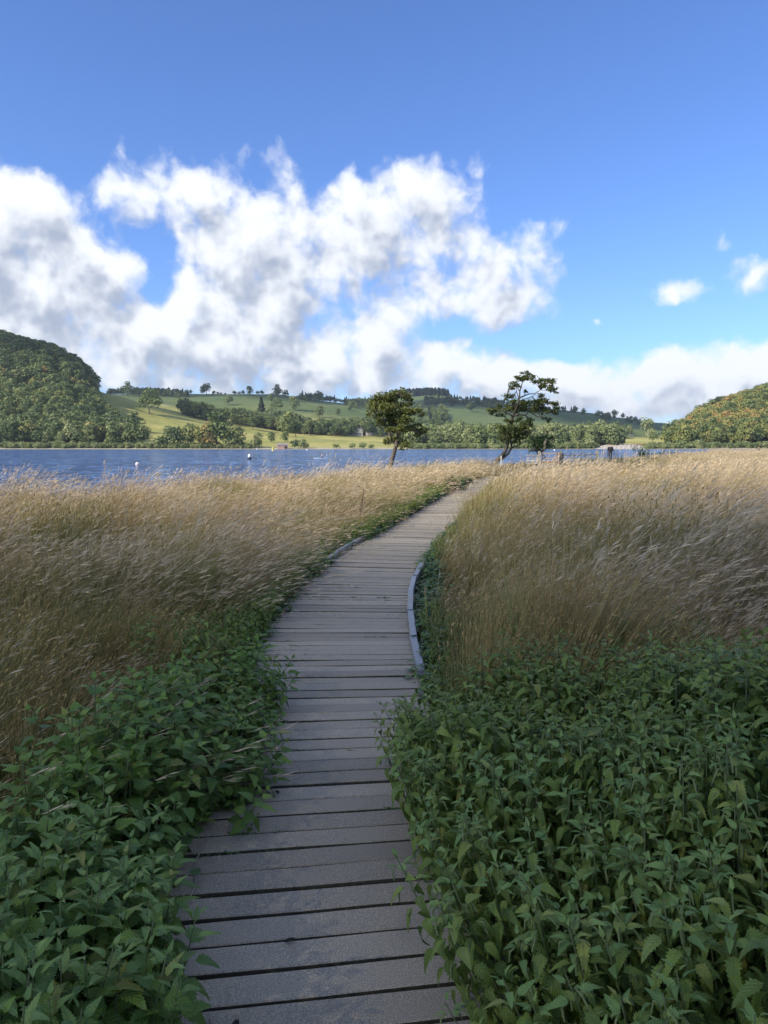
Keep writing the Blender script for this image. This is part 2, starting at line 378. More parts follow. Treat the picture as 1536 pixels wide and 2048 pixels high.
def hill_mat():
    m, t = new_mat('hill_pasture'); pos = wpos(t); sepz = t.n('ShaderNodeSeparateXYZ', {0: pos})
    n = t.noise(pos, .012, 4, .6); n2 = t.noise(pos, .08, 5, .65); n3 = t.noise(t.v('MULTIPLY', pos, (.25, .25, 1.)), .35, 4, .7)
    c = t.ramp(t.m('ADD', t.m('MULTIPLY', n, .6), t.m('MULTIPLY', n2, .4)), [(.32, (.21, .225, .07)), (.46, (.31, .305, .09)), (.58, (.43, .385, .13)), (.72, (.52, .43, .20))])
    c = t.mix(t.maprange(n3, .55, .75, 0, .35), c, (.09, .11, .035))
    # the far uplands are a cooler, unimproved green
    far = t.maprange(sepz.outputs[1], 950, 1200, 0, 1, True)
    cu = t.ramp(t.m('ADD', t.m('MULTIPLY', n, .5), t.m('MULTIPLY', n2, .5)), [(.35, (.085, .125, .045)), (.52, (.12, .16, .055)), (.68, (.17, .18, .075))])
    c = t.mix(far, c, cu)
    # wooded ground under the two woods
    wood = attr(t, 'wood'); c = t.mix(wood, c, (.035, .05, .02))
    shore = t.maprange(t.m('ADD', sepz.outputs[2], t.m('MULTIPLY', n2, .8)), -.4, .9, 1, 0, True); c = t.mix(t.m('MULTIPLY', shore, .9), c, (.42, .37, .25))
    br = attr(t, 'bracken'); c = t.mix(t.m('MULTIPLY', br, t.maprange(n2, .35, .6, .4, 1)), c, (.25, .14, .06))
    finish(t, c, .9, .1, n2, .6, 1.5); return m
M['hill'] = hill_mat()
def water_mat():
    m, t = new_mat('lake_water'); pos = wpos(t)
    p1 = t.v('MULTIPLY', pos, (.55, 1., 1.)); 
    n1 = t.noise(p1, .9, 4, .62, .4); n2 = t.noise(p1, 3.2, 3, .6); n0 = t.noise(p1, .22, 3, .6)
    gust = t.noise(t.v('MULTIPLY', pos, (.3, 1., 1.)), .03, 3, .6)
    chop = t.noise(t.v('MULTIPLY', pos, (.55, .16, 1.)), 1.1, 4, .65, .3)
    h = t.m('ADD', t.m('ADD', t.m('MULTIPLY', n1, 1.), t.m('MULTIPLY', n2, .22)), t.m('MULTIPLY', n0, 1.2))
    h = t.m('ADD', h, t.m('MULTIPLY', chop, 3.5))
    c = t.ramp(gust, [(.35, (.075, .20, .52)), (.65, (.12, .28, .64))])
    c = t.mix(t.maprange(chop, .38, .62, 0, 1), (.022, .07, .23), t.mix(t.maprange(chop, .52, .70, 0, .8), c, (.26, .45, .78)))  # ripple light and dark put into the colour: dark troughs, bright crests
    b = t.n('ShaderNodeBump', {'Height': h, 'Strength': 1.0, 'Distance': 1.1})
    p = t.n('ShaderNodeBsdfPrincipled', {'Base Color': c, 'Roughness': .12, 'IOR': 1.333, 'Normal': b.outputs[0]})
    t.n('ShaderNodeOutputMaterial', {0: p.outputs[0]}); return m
M['water'] = water_mat()
def cloud_mat():
    m, t = new_mat('cloud'); d = t.n('ShaderNodeBsdfDiffuse', {0: (.9, .9, .9, 1)}); tr = t.n('ShaderNodeBsdfTransparent')
    t.n('ShaderNodeOutputMaterial', {0: t.n('ShaderNodeMixShader', {0: .62, 1: d.outputs[0], 2: tr.outputs[0]}).outputs[0]}); return m
M['cloud'] = cloud_mat()

# ------------------------------------------------------------------ terrain
SH = np.array([(-400, -60), (-60, -14), (-30, 1), (-9.8, 19), (-4.4, 29), (.7, 42), (6, 56), (11, 69), (20, 82), (40, 108), (75, 142), (130, 168), (300, 195), (1500, 270)], float)
PATH = np.array([(-4, .9), (0, .26), (1, .07), (2, -.09), (3, -.23), (4.5, -.42), (6.7, -.46), (8.8, -.36), (11.7, .08), (15.2, .80), (22, 2.12), (28.6, 3.42), (32.4, 4.28), (36, 5.3), (42, 7.2), (50, 9.7), (58, 12.6), (66, 15.5), (80, 20)], float)
HW = .67
def _smooth_path():
    ys = np.linspace(-4, 80, 841); xs = np.interp(ys, PATH[:, 0], PATH[:, 1])
    for _ in range(3): xs = np.convolve(np.pad(xs, 7, 'edge'), np.ones(15) / 15, 'valid')
    return ys, xs
PY, PX = _smooth_path()
def cx(y): return np.interp(y, PY, PX)
def shore_s(x, y):
    ys = np.interp(x, SH[:, 0], SH[:, 1]); e = .5
    sl = (np.interp(x + e, SH[:, 0], SH[:, 1]) - np.interp(x - e, SH[:, 0], SH[:, 1])) / (2 * e)
    return (ys - y) / np.sqrt(1 + sl * sl)
WATER_Z = -1.15
def near_h(x, y):
    s = shore_s(x, y)
    base = -.27 + .0042 * np.clip(y - 8, 0, 60) + .05 * np.sin(x * .7 + 1) * np.sin(y * .5) * np.clip((np.abs(x - cx(y)) - 1) / 3, 0, 1)
    t = np.clip(s / 2.2, -1.2, 1); t2 = np.where(t > 0, 1 - (1 - t) ** 2, t)
    return np.where(s > 2.2, base, WATER_Z + (base - WATER_Z) * np.where(t > 0, t2, t))
def grid_mesh(name, X, Y, Z, mat, attrs=None, smooth=True):
    ny, nx = X.shape; V = np.stack([X, Y, Z], -1).reshape(-1, 3)
    i = np.arange(ny * nx).reshape(ny, nx)
    Fc = np.stack([i[:-1, :-1], i[:-1, 1:], i[1:, 1:], i[1:, :-1]], -1).reshape(-1, 4)
    return mesh_np(name, V, Fc, mat, attrs, smooth)
gx = np.concatenate([np.linspace(-400, -60, 12)[:-1], np.linspace(-60, -12, 40)[:-1], np.linspace(-12, 20, 130)[:-1], np.linspace(20, 90, 80)[:-1], np.linspace(90, 1500, 40)])
gy = np.concatenate([np.linspace(-500, -20, 12)[:-1], np.linspace(-20, 0, 20)[:-1], np.linspace(0, 70, 220)[:-1], np.linspace(70, 200, 90)[:-1], np.linspace(200, 300, 10)])
GX, GY = np.meshgrid(gx, gy); GZ = near_h(GX, GY)
ground = link('ground', grid_mesh('ground', GX, GY, GZ, M['soil'])); tag(ground, 'dark marshy soil of the lakeside meadow under the grass', kind='structure')
# lake
wx = np.linspace(-2500, 3000, 30); wy = np.linspace(-400, 530, 20); WX, WY = np.meshgrid(wx, wy)
lake = link('lake_water', grid_mesh('lake_water', WX, WY, np.full_like(WX, WATER_Z), M['water'])); tag(lake, 'choppy deep blue lake between the grass and the far shore', kind='structure')

# far terrain : a heightfield given by profiles (depth, height seen as a picture row) at a few bearings
PROF = {
 -900: [(500,899),(515,893),(560,860),(640,780),(700,710),(760,670),(900,650),(1200,700),(2000,780)],
 0: [(500,899),(515,893),(560,868),(640,792),(700,722),(740,697),(800,692),(1000,720),(1500,800),(2000,810)],
 100: [(500,899),(515,893),(560,868),(640,797),(700,738),(740,718),(800,715),(1000,740),(1500,800),(2000,810)],
 160: [(500,899),(515,893),(560,869),(640,805),(700,762),(740,744),(800,745),(1000,760),(1500,795),(2000,810)],
 200: [(500,899),(515,893),(560,872),(640,828),(700,803),(740,792),(800,790),(1000,800),(1450,792),(2000,810)],
 240: [(500,899),(515,893),(560,876),(640,838),(700,812),(740,797),(800,795),(1000,800),(1450,790),(2000,810)],
 300: [(500,899),(515,893),(560,882),(640,856),(700,832),(760,814),(800,812),(900,818),(1450,790),(2000,810)],
 400: [(500,899),(515,893),(560,887),(640,866),(720,847),(800,836),(900,840),(1000,836),(1200,808),(1450,790),(2000,810)],
 480: [(500,899),(515,894),(600,883),(700,866),(800,849),(900,842),(1000,836),(1200,808),(1450,788),(2000,810)],
 560: [(500,899),(515,894),(600,887),(700,874),(850,857),(1000,840),(1200,812),(1450,790),(2000,815)],
 650: [(500,899),(515,895),(600,890),(750,874),(900,860),(1050,842),(1250,817),(1500,803),(2000,820)],
 720: [(500,899),(515,895),(600,891),(750,878),(900,864),(1050,845),(1300,820),(1500,812),(2000,806)],
 780: [(500,899),(515,895),(600,892),(750,885),(900,870),(1100,848),(1400,818),(1700,808),(2000,797)],
 850: [(500,899),(515,895),(600,893),(750,888),(900,876),(1100,855),(1400,818),(1600,812),(2000,790),(2300,800)],
 895: [(500,899),(515,895),(600,893),(750,888),(900,876),(1100,857),(1400,820),(1600,808),(2000,792),(2300,800)],
 930: [(500,899),(515,895),(600,893),(750,888),(900,877),(1100,858),(1400,818),(1600,804),(2000,806)],
 1060: [(500,899),(515,895),(600,893),(750,889),(900,880),(1100,862),(1400,824),(1600,817),(2000,820)],
 1140: [(500,899),(515,895),(600,893),(750,889),(900,882),(1100,866),(1400,832),(1550,823),(2000,830)],
 1250: [(500,899),(515,894),(600,888),(750,886),(900,884),(1100,872),(1400,848),(1600,840),(2000,840)],
 1330: [(500,899),(515,894),(600,886),(750,884),(1000,878),(1400,860),(1700,852),(2600,846)],
 1375: [(500,899),(515,893),(580,880),(680,860),(760,848),(1000,860),(1700,856),(2600,850)],
 1450: [(500,899),(515,893),(580,872),(680,834),(760,816),(900,822),(1700,856)],
 1536: [(500,899),(515,893),(580,864),(680,806),(780,788),(900,790),(1700,840)],
 1700: [(500,899),(515,893),(580,850),(700,760),(800,735),(900,730),(1700,800)],
 2500: [(500,899),(515,893),(580,850),(700,760),(800,735),(900,730),(1700,800)],
}
PK = sorted(PROF)
YS = np.concatenate([np.linspace(494, 620, 40)[:-1], np.linspace(620, 900, 60)[:-1], np.linspace(900, 1700, 80)[:-1], np.linspace(1700, 2600, 30), np.array([3000, 4000, 6000])])
def prow(px):
    p = PROF[px]; ys = np.interp(YS, [a for a, b in p], [b for a, b in p])
    last = p[-1]; ys = np.where(YS > last[0], last[1] + (872 - last[1]) * np.clip((YS - last[0]) / 1500, 0, 1), ys)
    return ys
ROWS = np.array([prow(p) for p in PK])
# smooth in depth
for _ in range(2): ROWS[:, 2:-2] = (ROWS[:, :-4] + ROWS[:, 1:-3] + ROWS[:, 2:-2] + ROWS[:, 3:-1] + ROWS[:, 4:]) / 5
PXS = np.arange(-900, 2501, 12)
def smoothcol(a):
    out = np.array([np.interp(PXS, PK, a[:, j]) for j in range(a.shape[1])]).T
    for _ in range(3): out[1:-1] = (out[:-2] + out[1:-1] * 2 + out[2:]) / 4
    return out
RG = smoothcol(ROWS)      # [px, Y] picture row
HG = EYE + (890 - RG) / F * YS[None, :] / math.cos(PITCH) ** 2
XG = (PXS[:, None] - 768) / F / math.cos(PITCH) * YS[None, :]
YG = np.broadcast_to(YS[None, :], XG.shape)
bumpn = np.array([[mnoise.fractal(Vector((XG[i, j] * .006, YS[j] * .006, 0)), .8, 2., 4) for j in range(len(YS))] for i in range(len(PXS))])
HG = HG + bumpn * np.clip((YS[None, :] - 530) / 250, 0, 1) * 4.0
HG[:, YS < 500] = -4.0
WG = np.zeros_like(HG); BG = np.zeros_like(HG)
PP = np.broadcast_to(PXS[:, None], XG.shape)
WG[(PP < 195) | (PP > 1365)] = 1.0
BG[(PP > 1170) & (PP < 1320) & (YG > 512) & (YG < 600)] = 1.0
hills = link('hills', grid_mesh('hills', XG.T, YG.T, HG.T, M['hill'], {'wood': WG.T.ravel(), 'bracken': BG.T.ravel()}))
tag(hills, 'green pasture hills and wooded slopes rising beyond the lake', kind='structure')
def far_h(x, y):
    px = x / y * F * math.cos(PITCH) + 768
    fi = np.clip((np.asarray(px) - PXS[0]) / 12., 0, len(PXS) - 1.001); i = fi.astype(int); fx = fi - i
    fj = np.clip(np.interp(y, YS, np.arange(len(YS))), 0, len(YS) - 1.001); j = fj.astype(int); fy = fj - j
    return (HG[i, j] * (1-fx) * (1-fy) + HG[i+1, j] * fx * (1-fy) + HG[i, j+1] * (1-fx) * fy + HG[i+1, j+1] * fx * fy)
def px2x(px, Y): return (np.asarray(px) - 768) / F / math.cos(PITCH) * Y
def find_Y(px, py, lo=505, hi=2400):
    """nearest depth at which the hillside shows at this picture point"""
    ys = np.linspace(lo, hi, 1200); h = far_h(px2x(px, ys), ys)
    rows = 890 - (h - EYE) / ys * F * math.cos(PITCH) ** 2
    run = np.minimum.accumulate(rows); ok = np.where(run <= py)[0]
    return float(ys[ok[0]]) if len(ok) else float(ys[np.argmin(rows)])

# unseen clouds added behind the left shoulder, shaped to shade near bank and hills
def make_shade_cloud(tx, ty, tz, rx, ry, alt, seed, nb=26):
    r = random.Random(seed); c = Vector((tx, ty, tz)) + SUN * ((alt - tz) / SUN.z)
    bm = bmesh.new()
    for i in range(nb):
        a = r.random() * 6.283; q = math.sqrt(r.random()) * .86
        x = math.cos(a) * q * rx; y = math.sin(a) * q * ry; s = min(rx, ry) * (r.uniform(.22, .42) * (1.15 - .5 * q))
        res = bmesh.ops.create_icosphere(bm, subdivisions=3, radius=1)
        for v in res['verts']:
            p = v.co.copy(); n = mnoise.fractal(p * 1.6 + Vector((i * 3.1, seed, 0)), .8, 2., 4)
            p *= 1 + .35 * n; p.z = max(p.z, -.35); v.co = Vector((x + p.x * s * 1.2, y + p.y * s * 1.2, p.z * s * .75 + s * .2))
    me = bpy.data.meshes.new('cloud'); bm.to_mesh(me); bm.free(); me.materials.append(M['cloud'])
    me.polygons.foreach_set('use_smooth', np.ones(len(me.polygons), dtype=bool))
    o = link('cloud', me, None, c); tag(o, 'added cumulus out of view, shaped to shade the land', kind='structure'); return o
make_shade_cloud(2, -5, 0, 24, 15.5, 420, 3)
make_shade_cloud(-380, 750, 80, 150, 75, 1200, 5)
make_shade_cloud(-330, 1500, 90, 330, 220, 1200, 8)
make_shade_cloud(560, 1560, 90, 560, 430, 1250, 11, 40)

# ------------------------------------------------------------------ boardwalk
def heading(y):
    d = .25; return math.atan2(float(cx(y + d) - cx(y - d)), 2 * d)   # from +Y towards +X
bw = empty('boardwalk', (float(cx(2)), 2, 0)); tag(bw, 'grey boardwalk of gritted cross planks winding through the grass', kind='structure')
def to_bw(o): o.parent = bw; o.location = Vector(o.location) - Vector(bw.location); return o
def plank_mesh(L, W, T, seed):
    r = random.Random(seed); ch = .004; V = []; F_ = []
    n = 5
    for i in range(n + 1):
        x = -L / 2 + L * i / n; dz = r.uniform(-.0015, .0015); w = W / 2 + r.uniform(-.0018, .0012)
        if i in (0, n): w -= .003
        V += [(x, -w, -T), (x, -w, -ch + dz), (x, -w + ch, dz), (x, w - ch, dz), (x, w, -ch + dz), (x, w, -T)]
    for i in range(n):
        a = i * 6; b = a + 6
        for k_ in range(6): F_.append([a + k_, a + (k_+1) % 6, b + (k_+1) % 6, b + k_])
    F_.append([0, 1, 2, 3, 4, 5][::-1]); F_.append([n*6 + q for q in range(6)])
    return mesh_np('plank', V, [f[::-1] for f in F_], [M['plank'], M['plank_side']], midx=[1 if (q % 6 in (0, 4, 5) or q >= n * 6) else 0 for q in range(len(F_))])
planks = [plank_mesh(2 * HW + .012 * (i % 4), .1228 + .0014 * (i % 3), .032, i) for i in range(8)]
y = -.6; arc = 0
PL = []
while y < 39.4:
    a = heading(y); PL.append((y, a)); y += .140 * math.cos(a)
for (y, a) in PL:
    if y < 1.2 and y > -9: pass
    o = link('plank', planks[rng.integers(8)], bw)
    o.location = (float(cx(y)) + rng.normal(0, .007), y, .0035 * rng.normal())
    o.location -= bw.location
    o.rotation_euler = (rng.normal(0, .006), rng.normal(0, .002), -a + rng.normal(0, .0035))
    if rng.random() < .5: o.scale.x = -1
for off in (-.5, 0., .5):
    mb = MB(); ys = np.arange(-.8, 40, .5)
    pts = [(float(cx(q)) + off * math.cos(heading(q)), q - off * math.sin(heading(q)), -.095) for q in ys]
    for p, q in zip(pts, pts[1:]): mb.bar(p, q, .06, .12)
    o = mb.build('joist', M['joist'], bw); o.location = -bw.location
def kerb(y0, y1, side, label):
    y = y0
    while y < y1:
        ye = min(y + .98, y1); a, b = [], []
        def P(q, off, z):
            h = heading(q); return Vector((float(cx(q)) + off * math.cos(h), q - off * math.sin(h), z))
        mb = MB(); o1 = side * (HW - .015); o2 = side * (HW + .045)
        V = []; jx = rng.normal(0, .004); jz = rng.normal(0, .004)
        for q in [y + .006 + (ye - y - .012) * q_ / 3 for q_ in range(4)]:
            f_ = (q - y) / (ye - y); dz_ = rng.normal(0, .0006)
            V += [P(y, o_, z_).lerp(P(ye, o_, z_), f_) + Vector((jx, 0, jz + dz_)) for o_, z_ in ((o1, .006), (o1, .056), (o1 + side * .006, .062), (o2 - side * .006, .062), (o2, .056), (o2, -.06))]
        F_ = []
        for i in range(3):
            for k_ in range(6):
                f = [i*6+k_, i*6+(k_+1) % 6, i*6+6+(k_+1) % 6, i*6+6+k_]; F_.append(f if side < 0 else f[::-1])
        F_.append(list(range(6))); F_.append([18+q for q in range(6)][::-1])
        o = link('kerb_rail', mesh_np('kerb_rail', [tuple(v) for v in V], F_, M['kerb']), bw); o.location = -bw.location
        if y == y0: o['label'] = label
        y = ye
kerb(5.1, 10.0, 1, 'blue-grey raised timber kerb on the right edge of the boardwalk')
kerb(9.9, 13.2, -1, 'grey timber kerb half hidden in grass on the left edge')
# gravel path from the end of the boards to the gate
V = []; ys = np.arange(39.2, 66, .8)
for q in ys:
    h = heading(q); w = .75 + .12 * math.sin(q * 1.7)
    for s in (-1, -.4, .4, 1):
        x_ = float(cx(q)) + s * w * math.cos(h); y_ = q - s * w * math.sin(h); V.append((x_, y_, float(near_h(x_, y_)) + .03 - .02 * abs(s)))
n_ = len(ys); F_ = [[i*4+k_, i*4+k_+1, i*4+5+k_, i*4+4+k_] for i in range(n_ - 1) for k_ in range(3)]
gp = link('gravel_path', mesh_np('gravel_path', V, F_, M['gravel'])); tag(gp, 'pale gravel path from the boards to the field gate', kind='structure')

# ------------------------------------------------------------------ plants : prototype builders
def blades(n, spread, h0, h1, lean, curve, w, seed, segs=4, back=.0, fan=.22):
    """n ribbon stems; lean = mean horizontal shift at the top as a share of height, downwind (+X)"""
    r = np.random.default_rng(seed)
    ang = r.uniform(0, 2*np.pi, n); rad = spread * np.sqrt(r.uniform(0, 1, n))
    bx, by = rad * np.cos(ang), rad * np.sin(ang)
    H = r.uniform(h0, h1, n); le = lean * r.normal(1, .33, n); ly = r.normal(back, .18, n) ; out = .22
    tx = le + out * np.cos(ang) * rad / spread + r.normal(0, .07, n); ty = ly + out * np.sin(ang) * rad / spread
    out = fan; tx += (out - .22) * np.cos(ang) * rad / spread; ty += (out - .22) * np.sin(ang) * rad / spread
    cu = curve * r.uniform(.5, 1.5, n); face = r.uniform(0, np.pi, n); W = w * r.uniform(.6, 1.3, n); rr = r.uniform(0, 1, n)
    V = []; A = []; RR = []; tip = []
    for k_ in range(segs + 1):
        t = k_ / segs
        px_ = bx + H * tx * (t * (1 - cu) * .8 + cu * t ** 2.2 * 1.3); py_ = by + H * ty * (t * .5 + .5 * t * t)
        pz = H * (t - .16 * t ** 3 * (1 + cu) * np.abs(tx))
        ww = W * (1 - .85 * t ** 1.5) * .5
        V.append(np.stack([px_ - np.cos(face) * ww, py_ - np.sin(face) * ww, pz], 1)); V.append(np.stack([px_ + np.cos(face) * ww, py_ + np.sin(face) * ww, pz], 1))
        A.append(np.full(n, t)); A.append(np.full(n, t)); RR += [rr, rr]; tip.append(np.stack([px_, py_, pz], 1))
    V = np.stack(V, 1).reshape(-1, 3); A = np.stack(A, 1).ravel(); RR = np.stack(RR, 1).ravel()
    m_ = 2 * (segs + 1); base = (np.arange(n) * m_)[:, None, None]
    q = np.arange(segs)[None, :, None] * 2; Fc = (base + q + np.array([0, 1, 3, 2])[None, None, :]).reshape(-1, 4)
    return V, Fc, A, RR, tip
def grass_proto(name, parts, heads=None):
    """parts: list of (blades kwargs, material index); heads: (fraction, length, count, width, matindex)"""
    Vs, Fs, As, Rs, Ms = [], [], [], [], []; off = 0
    for kw, mi in parts:
        V, Fc, A, RR, tip = blades(**kw); Vs.append(V); Fs.append(Fc + off); As.append(A); Rs.append(RR); Ms.append(np.full(len(Fc), mi)); off += len(V)
        if heads and mi == heads[4]['on']:
            fr, hl, cnt, hw, d = heads; r = np.random.default_rng(kw['seed'] + 99)
            nn = len(tip[0]); use = np.where(r.uniform(0, 1, nn) < fr)[0]
            for i in use:
                a, b = tip[-2][i], tip[-1][i]; dirv = (b - a) / (np.linalg.norm(b - a) + 1e-6)
                for c_ in range(cnt):
                    t = r.uniform(-.35, .75); p = b + dirv * hl * t * .6 - dirv * .03
                    e = dirv * 1.1 + np.array([.38 + .3 * r.random(), r.normal(0, .25), r.normal(-.05, .2)]); e = e / np.linalg.norm(e) * hl * r.uniform(.25, .6)
                    s_ = np.cross(e, r.normal(0, 1, 3)); s_ = s_ / (np.linalg.norm(s_) + 1e-6) * hw * r.uniform(.6, 1.3)
                    Vs.append(np.array([p - s_ * .3, p + e * .45 - s_, p + e, p + e * .45 + s_])); Fs.append(np.array([[0, 1, 2, 3]]) + off); off += 4
                    As.append(np.full(4, .9)); Rs.append(np.full(4, r.random())); Ms.append(np.array([d['mat']]))
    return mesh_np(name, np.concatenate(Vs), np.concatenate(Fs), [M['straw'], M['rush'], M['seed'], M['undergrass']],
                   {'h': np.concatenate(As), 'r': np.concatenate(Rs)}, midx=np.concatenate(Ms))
ST, RU, SE, UN = 0, 1, 2, 3
near_protos, far_protos = [], []
for i in range(5):     # blond tussocks combed over by the wind, in seed
    near_protos.append(grass_proto('blond', [
        (dict(n=78, spread=.11, h0=.75, h1=1.35, lean=.72, curve=.40, w=.0058, seed=100+i, segs=5, fan=.42), ST),
        (dict(n=50, spread=.17, h0=.35, h1=.8, lean=.5, curve=.5, w=.0045, seed=140+i, fan=.5), UN)],
        heads=(.55, .19, 7, .0024, {'on': ST, 'mat': SE})))
for i in range(3):     # rush tufts, upright and greener
    near_protos.append(grass_proto('rush', [
        (dict(n=130, spread=.12, h0=.65, h1=1.15, lean=.26, curve=.15, w=.0055, seed=200+i, fan=.45), RU),
        (dict(n=16, spread=.14, h0=.7, h1=1.1, lean=.5, curve=.4, w=.0036, seed=230+i), ST),
        (dict(n=26, spread=.18, h0=.2, h1=.5, lean=.3, curve=.6, w=.005, seed=260+i), UN)],
        heads=(.6, .05, 4, .004, {'on': RU, 'mat': RU})))
for i in range(3):     # lower matted grass between the tussocks
    near_protos.append(grass_proto('mat', [
        (dict(n=80, spread=.24, h0=.22, h1=.70, lean=.45, curve=.8, w=.0045, seed=300+i, fan=.4), UN),
        (dict(n=14, spread=.24, h0=.5, h1=.95, lean=.6, curve=.5, w=.005, seed=330+i, fan=.4), ST)],
        heads=(.4, .12, 5, .0016, {'on': ST, 'mat': SE})))
for i in range(5):
    far_protos.append(grass_proto('blond_far', [
        (dict(n=110, spread=.30, h0=.75, h1=1.30, lean=.70, curve=.42, w=.0075, seed=400+i, fan=.45), ST),
        (dict(n=50, spread=.42, h0=.25, h1=.7, lean=.42, curve=.6, w=.012, seed=440+i, segs=3, fan=.4), UN)],
        heads=(.5, .22, 5, .0048, {'on': ST, 'mat': SE})))
for i in range(3):
    far_protos.append(grass_proto('rush_far', [
        (dict(n=120, spread=.30, h0=.6, h1=1.05, lean=.32, curve=.25, w=.0085, seed=500+i, segs=3, fan=.4), RU),
        (dict(n=30, spread=.4, h0=.65, h1=1.05, lean=.55, curve=.4, w=.008, seed=530+i, segs=3), ST)]))
for i in range(3):
    far_protos.append(grass_proto('mat_far', [
        (dict(n=90, spread=.5, h0=.25, h1=.75, lean=.5, curve=.6, w=.009, seed=560+i, segs=3, fan=.4), UN),
        (dict(n=22, spread=.45, h0=.5, h1=.95, lean=.6, curve=.45, w=.007, seed=590+i, segs=3), ST)],
        heads=(.4, .2, 4, .0045, {'on': ST, 'mat': SE})))
def patch(x, y, s, o=0.):
    return np.array([mnoise.fractal(Vector((a * s + o, b * s, o)), .7, 2., 3) for a, b in zip(x, y)])
# --- nettle bed outlines (plan)
def nettle_R(x, y):
    l = x - cx(y); return (l > HW - .18) & (y > .35) & (y < 4.15 - .72 * np.maximum(x - .9, 0)) & (x < 3.2)
def nettle_L(x, y):
    l = cx(y) - x; return (l > HW + .04 - .20 * (y > 3.1) - .12 * (y < 2.3)) & (y > .35) & (y < 4.9) & (l < np.interp(y, [0.3, 1.9, 2.5, 3.2, 3.9, 4.6], [2.2, 1.65, 1.25, 1.10, 1.05, .75]))
def grass_points(y0, y1, dens, xl, xr):
    """jittered grid over the band of the meadow between depths y0 and y1 inside the widened view"""
    st = 1 / math.sqrt(dens); xs = np.arange(xl, xr, st); ys = np.arange(y0, y1, st)
    X_, Y_ = np.meshgrid(xs, ys); X_ = X_.ravel() + rng.uniform(-.5, .5, X_.size) * st; Y_ = Y_.ravel() + rng.uniform(-.5, .5, Y_.size) * st
    view = np.abs(X_) < .60 * np.maximum(Y_, 0) + 2.2 + .03 * Y_
    l = X_ - cx(Y_)
    edge = np.where(Y_ < 39.5, HW + .10, .8)
    k_ = view & ~((l < 0) & (Y_ < 2.1)) & (np.abs(l) > edge) & (shore_s(X_, Y_) > .35) & ~nettle_R(X_, Y_) & ~nettle_L(X_, Y_)
    return X_[k_], Y_[k_]
def scatter_grass(name, protos, X_, Y_, nb, nr, label):
    pn = patch(X_, Y_, .33); pn2 = patch(X_, Y_, .9, 5.)
    l = X_ - cx(Y_); al = np.abs(l)
    n = len(X_)
    is_rush = (pn + .35 * pn2 + rng.normal(0, .12, n)) > .13
    idx = np.where(is_rush, nb + rng.integers(0, nr, n), rng.integers(0, nb, n))
    is_rush |= (l < 0) & (Y_ < 6.2) & (al < 3.2) & (rng.random(n) < .75); idx = np.where(is_rush, nb + rng.integers(0, nr, n), idx)
    pm = patch(X_, Y_, 1.1, 17.)
    low = (al < HW + .16) | (rng.random(n) < .46 + .5 * pm); idx = np.where(low, nb + nr + rng.integers(0, 3, n), idx)
    mound = patch(X_, Y_, .55, 23.)
    sc = np.clip(np.interp(al, [HW, HW + .3, HW + .7, HW + 1.2], [.50, .74, .92, 1.0]), 0, 1) * (1 + .42 * mound + .16 * pn2 + rng.normal(0, .09, n))
    sc *= np.where((l < 0), np.interp(Y_, [1, 4, 6, 9, 14, 40], [.62, .74, .86, .90, .84, .86]), 1.)
    sc *= np.where((l < 0) & (al < HW + .5) & (Y_ > 5), .68, 1.)
    ppx = X_ / Y_ * F + 768
    sc = sc * np.where((Y_ > 27) & (ppx > 960), 1 - np.interp(Y_, [27, 39], [0, 1]) * np.interp(ppx, [960, 1010, 1290, 1420], [.1, .70, .66, .15]), 1.)
    sc *= np.interp(shore_s(X_, Y_), [0, 2.5], [.8, 1.0])
    P = np.stack([X_, Y_, near_h(X_, Y_) - .02], 1)
    flat = np.where((rng.random(n) < .07) & (al > HW + 1.2), .55, 0.)
    rot = np.stack([rng.normal(0, .05, n), rng.normal(.05, .08, n) + .45 * patch(X_, Y_, .7, 31.) + flat, rng.normal(.12, .28, n) + .6 * pn2], 1)
    return gn_scatter(name, protos, P, rot, sc, idx, label, 'grass')
X_, Y_ = grass_points(1.2, 8.5, 26, -8, 8)
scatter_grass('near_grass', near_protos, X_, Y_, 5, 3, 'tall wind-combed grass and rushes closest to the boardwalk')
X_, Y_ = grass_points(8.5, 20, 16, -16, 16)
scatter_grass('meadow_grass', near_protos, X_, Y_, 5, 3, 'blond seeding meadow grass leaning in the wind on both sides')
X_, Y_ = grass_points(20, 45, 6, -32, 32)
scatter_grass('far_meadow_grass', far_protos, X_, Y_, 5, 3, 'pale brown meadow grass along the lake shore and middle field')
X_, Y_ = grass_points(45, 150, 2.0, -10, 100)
scatter_grass('distant_meadow_grass', far_protos, X_, Y_, 5, 3, 'pale grass of the distant field by the fence')

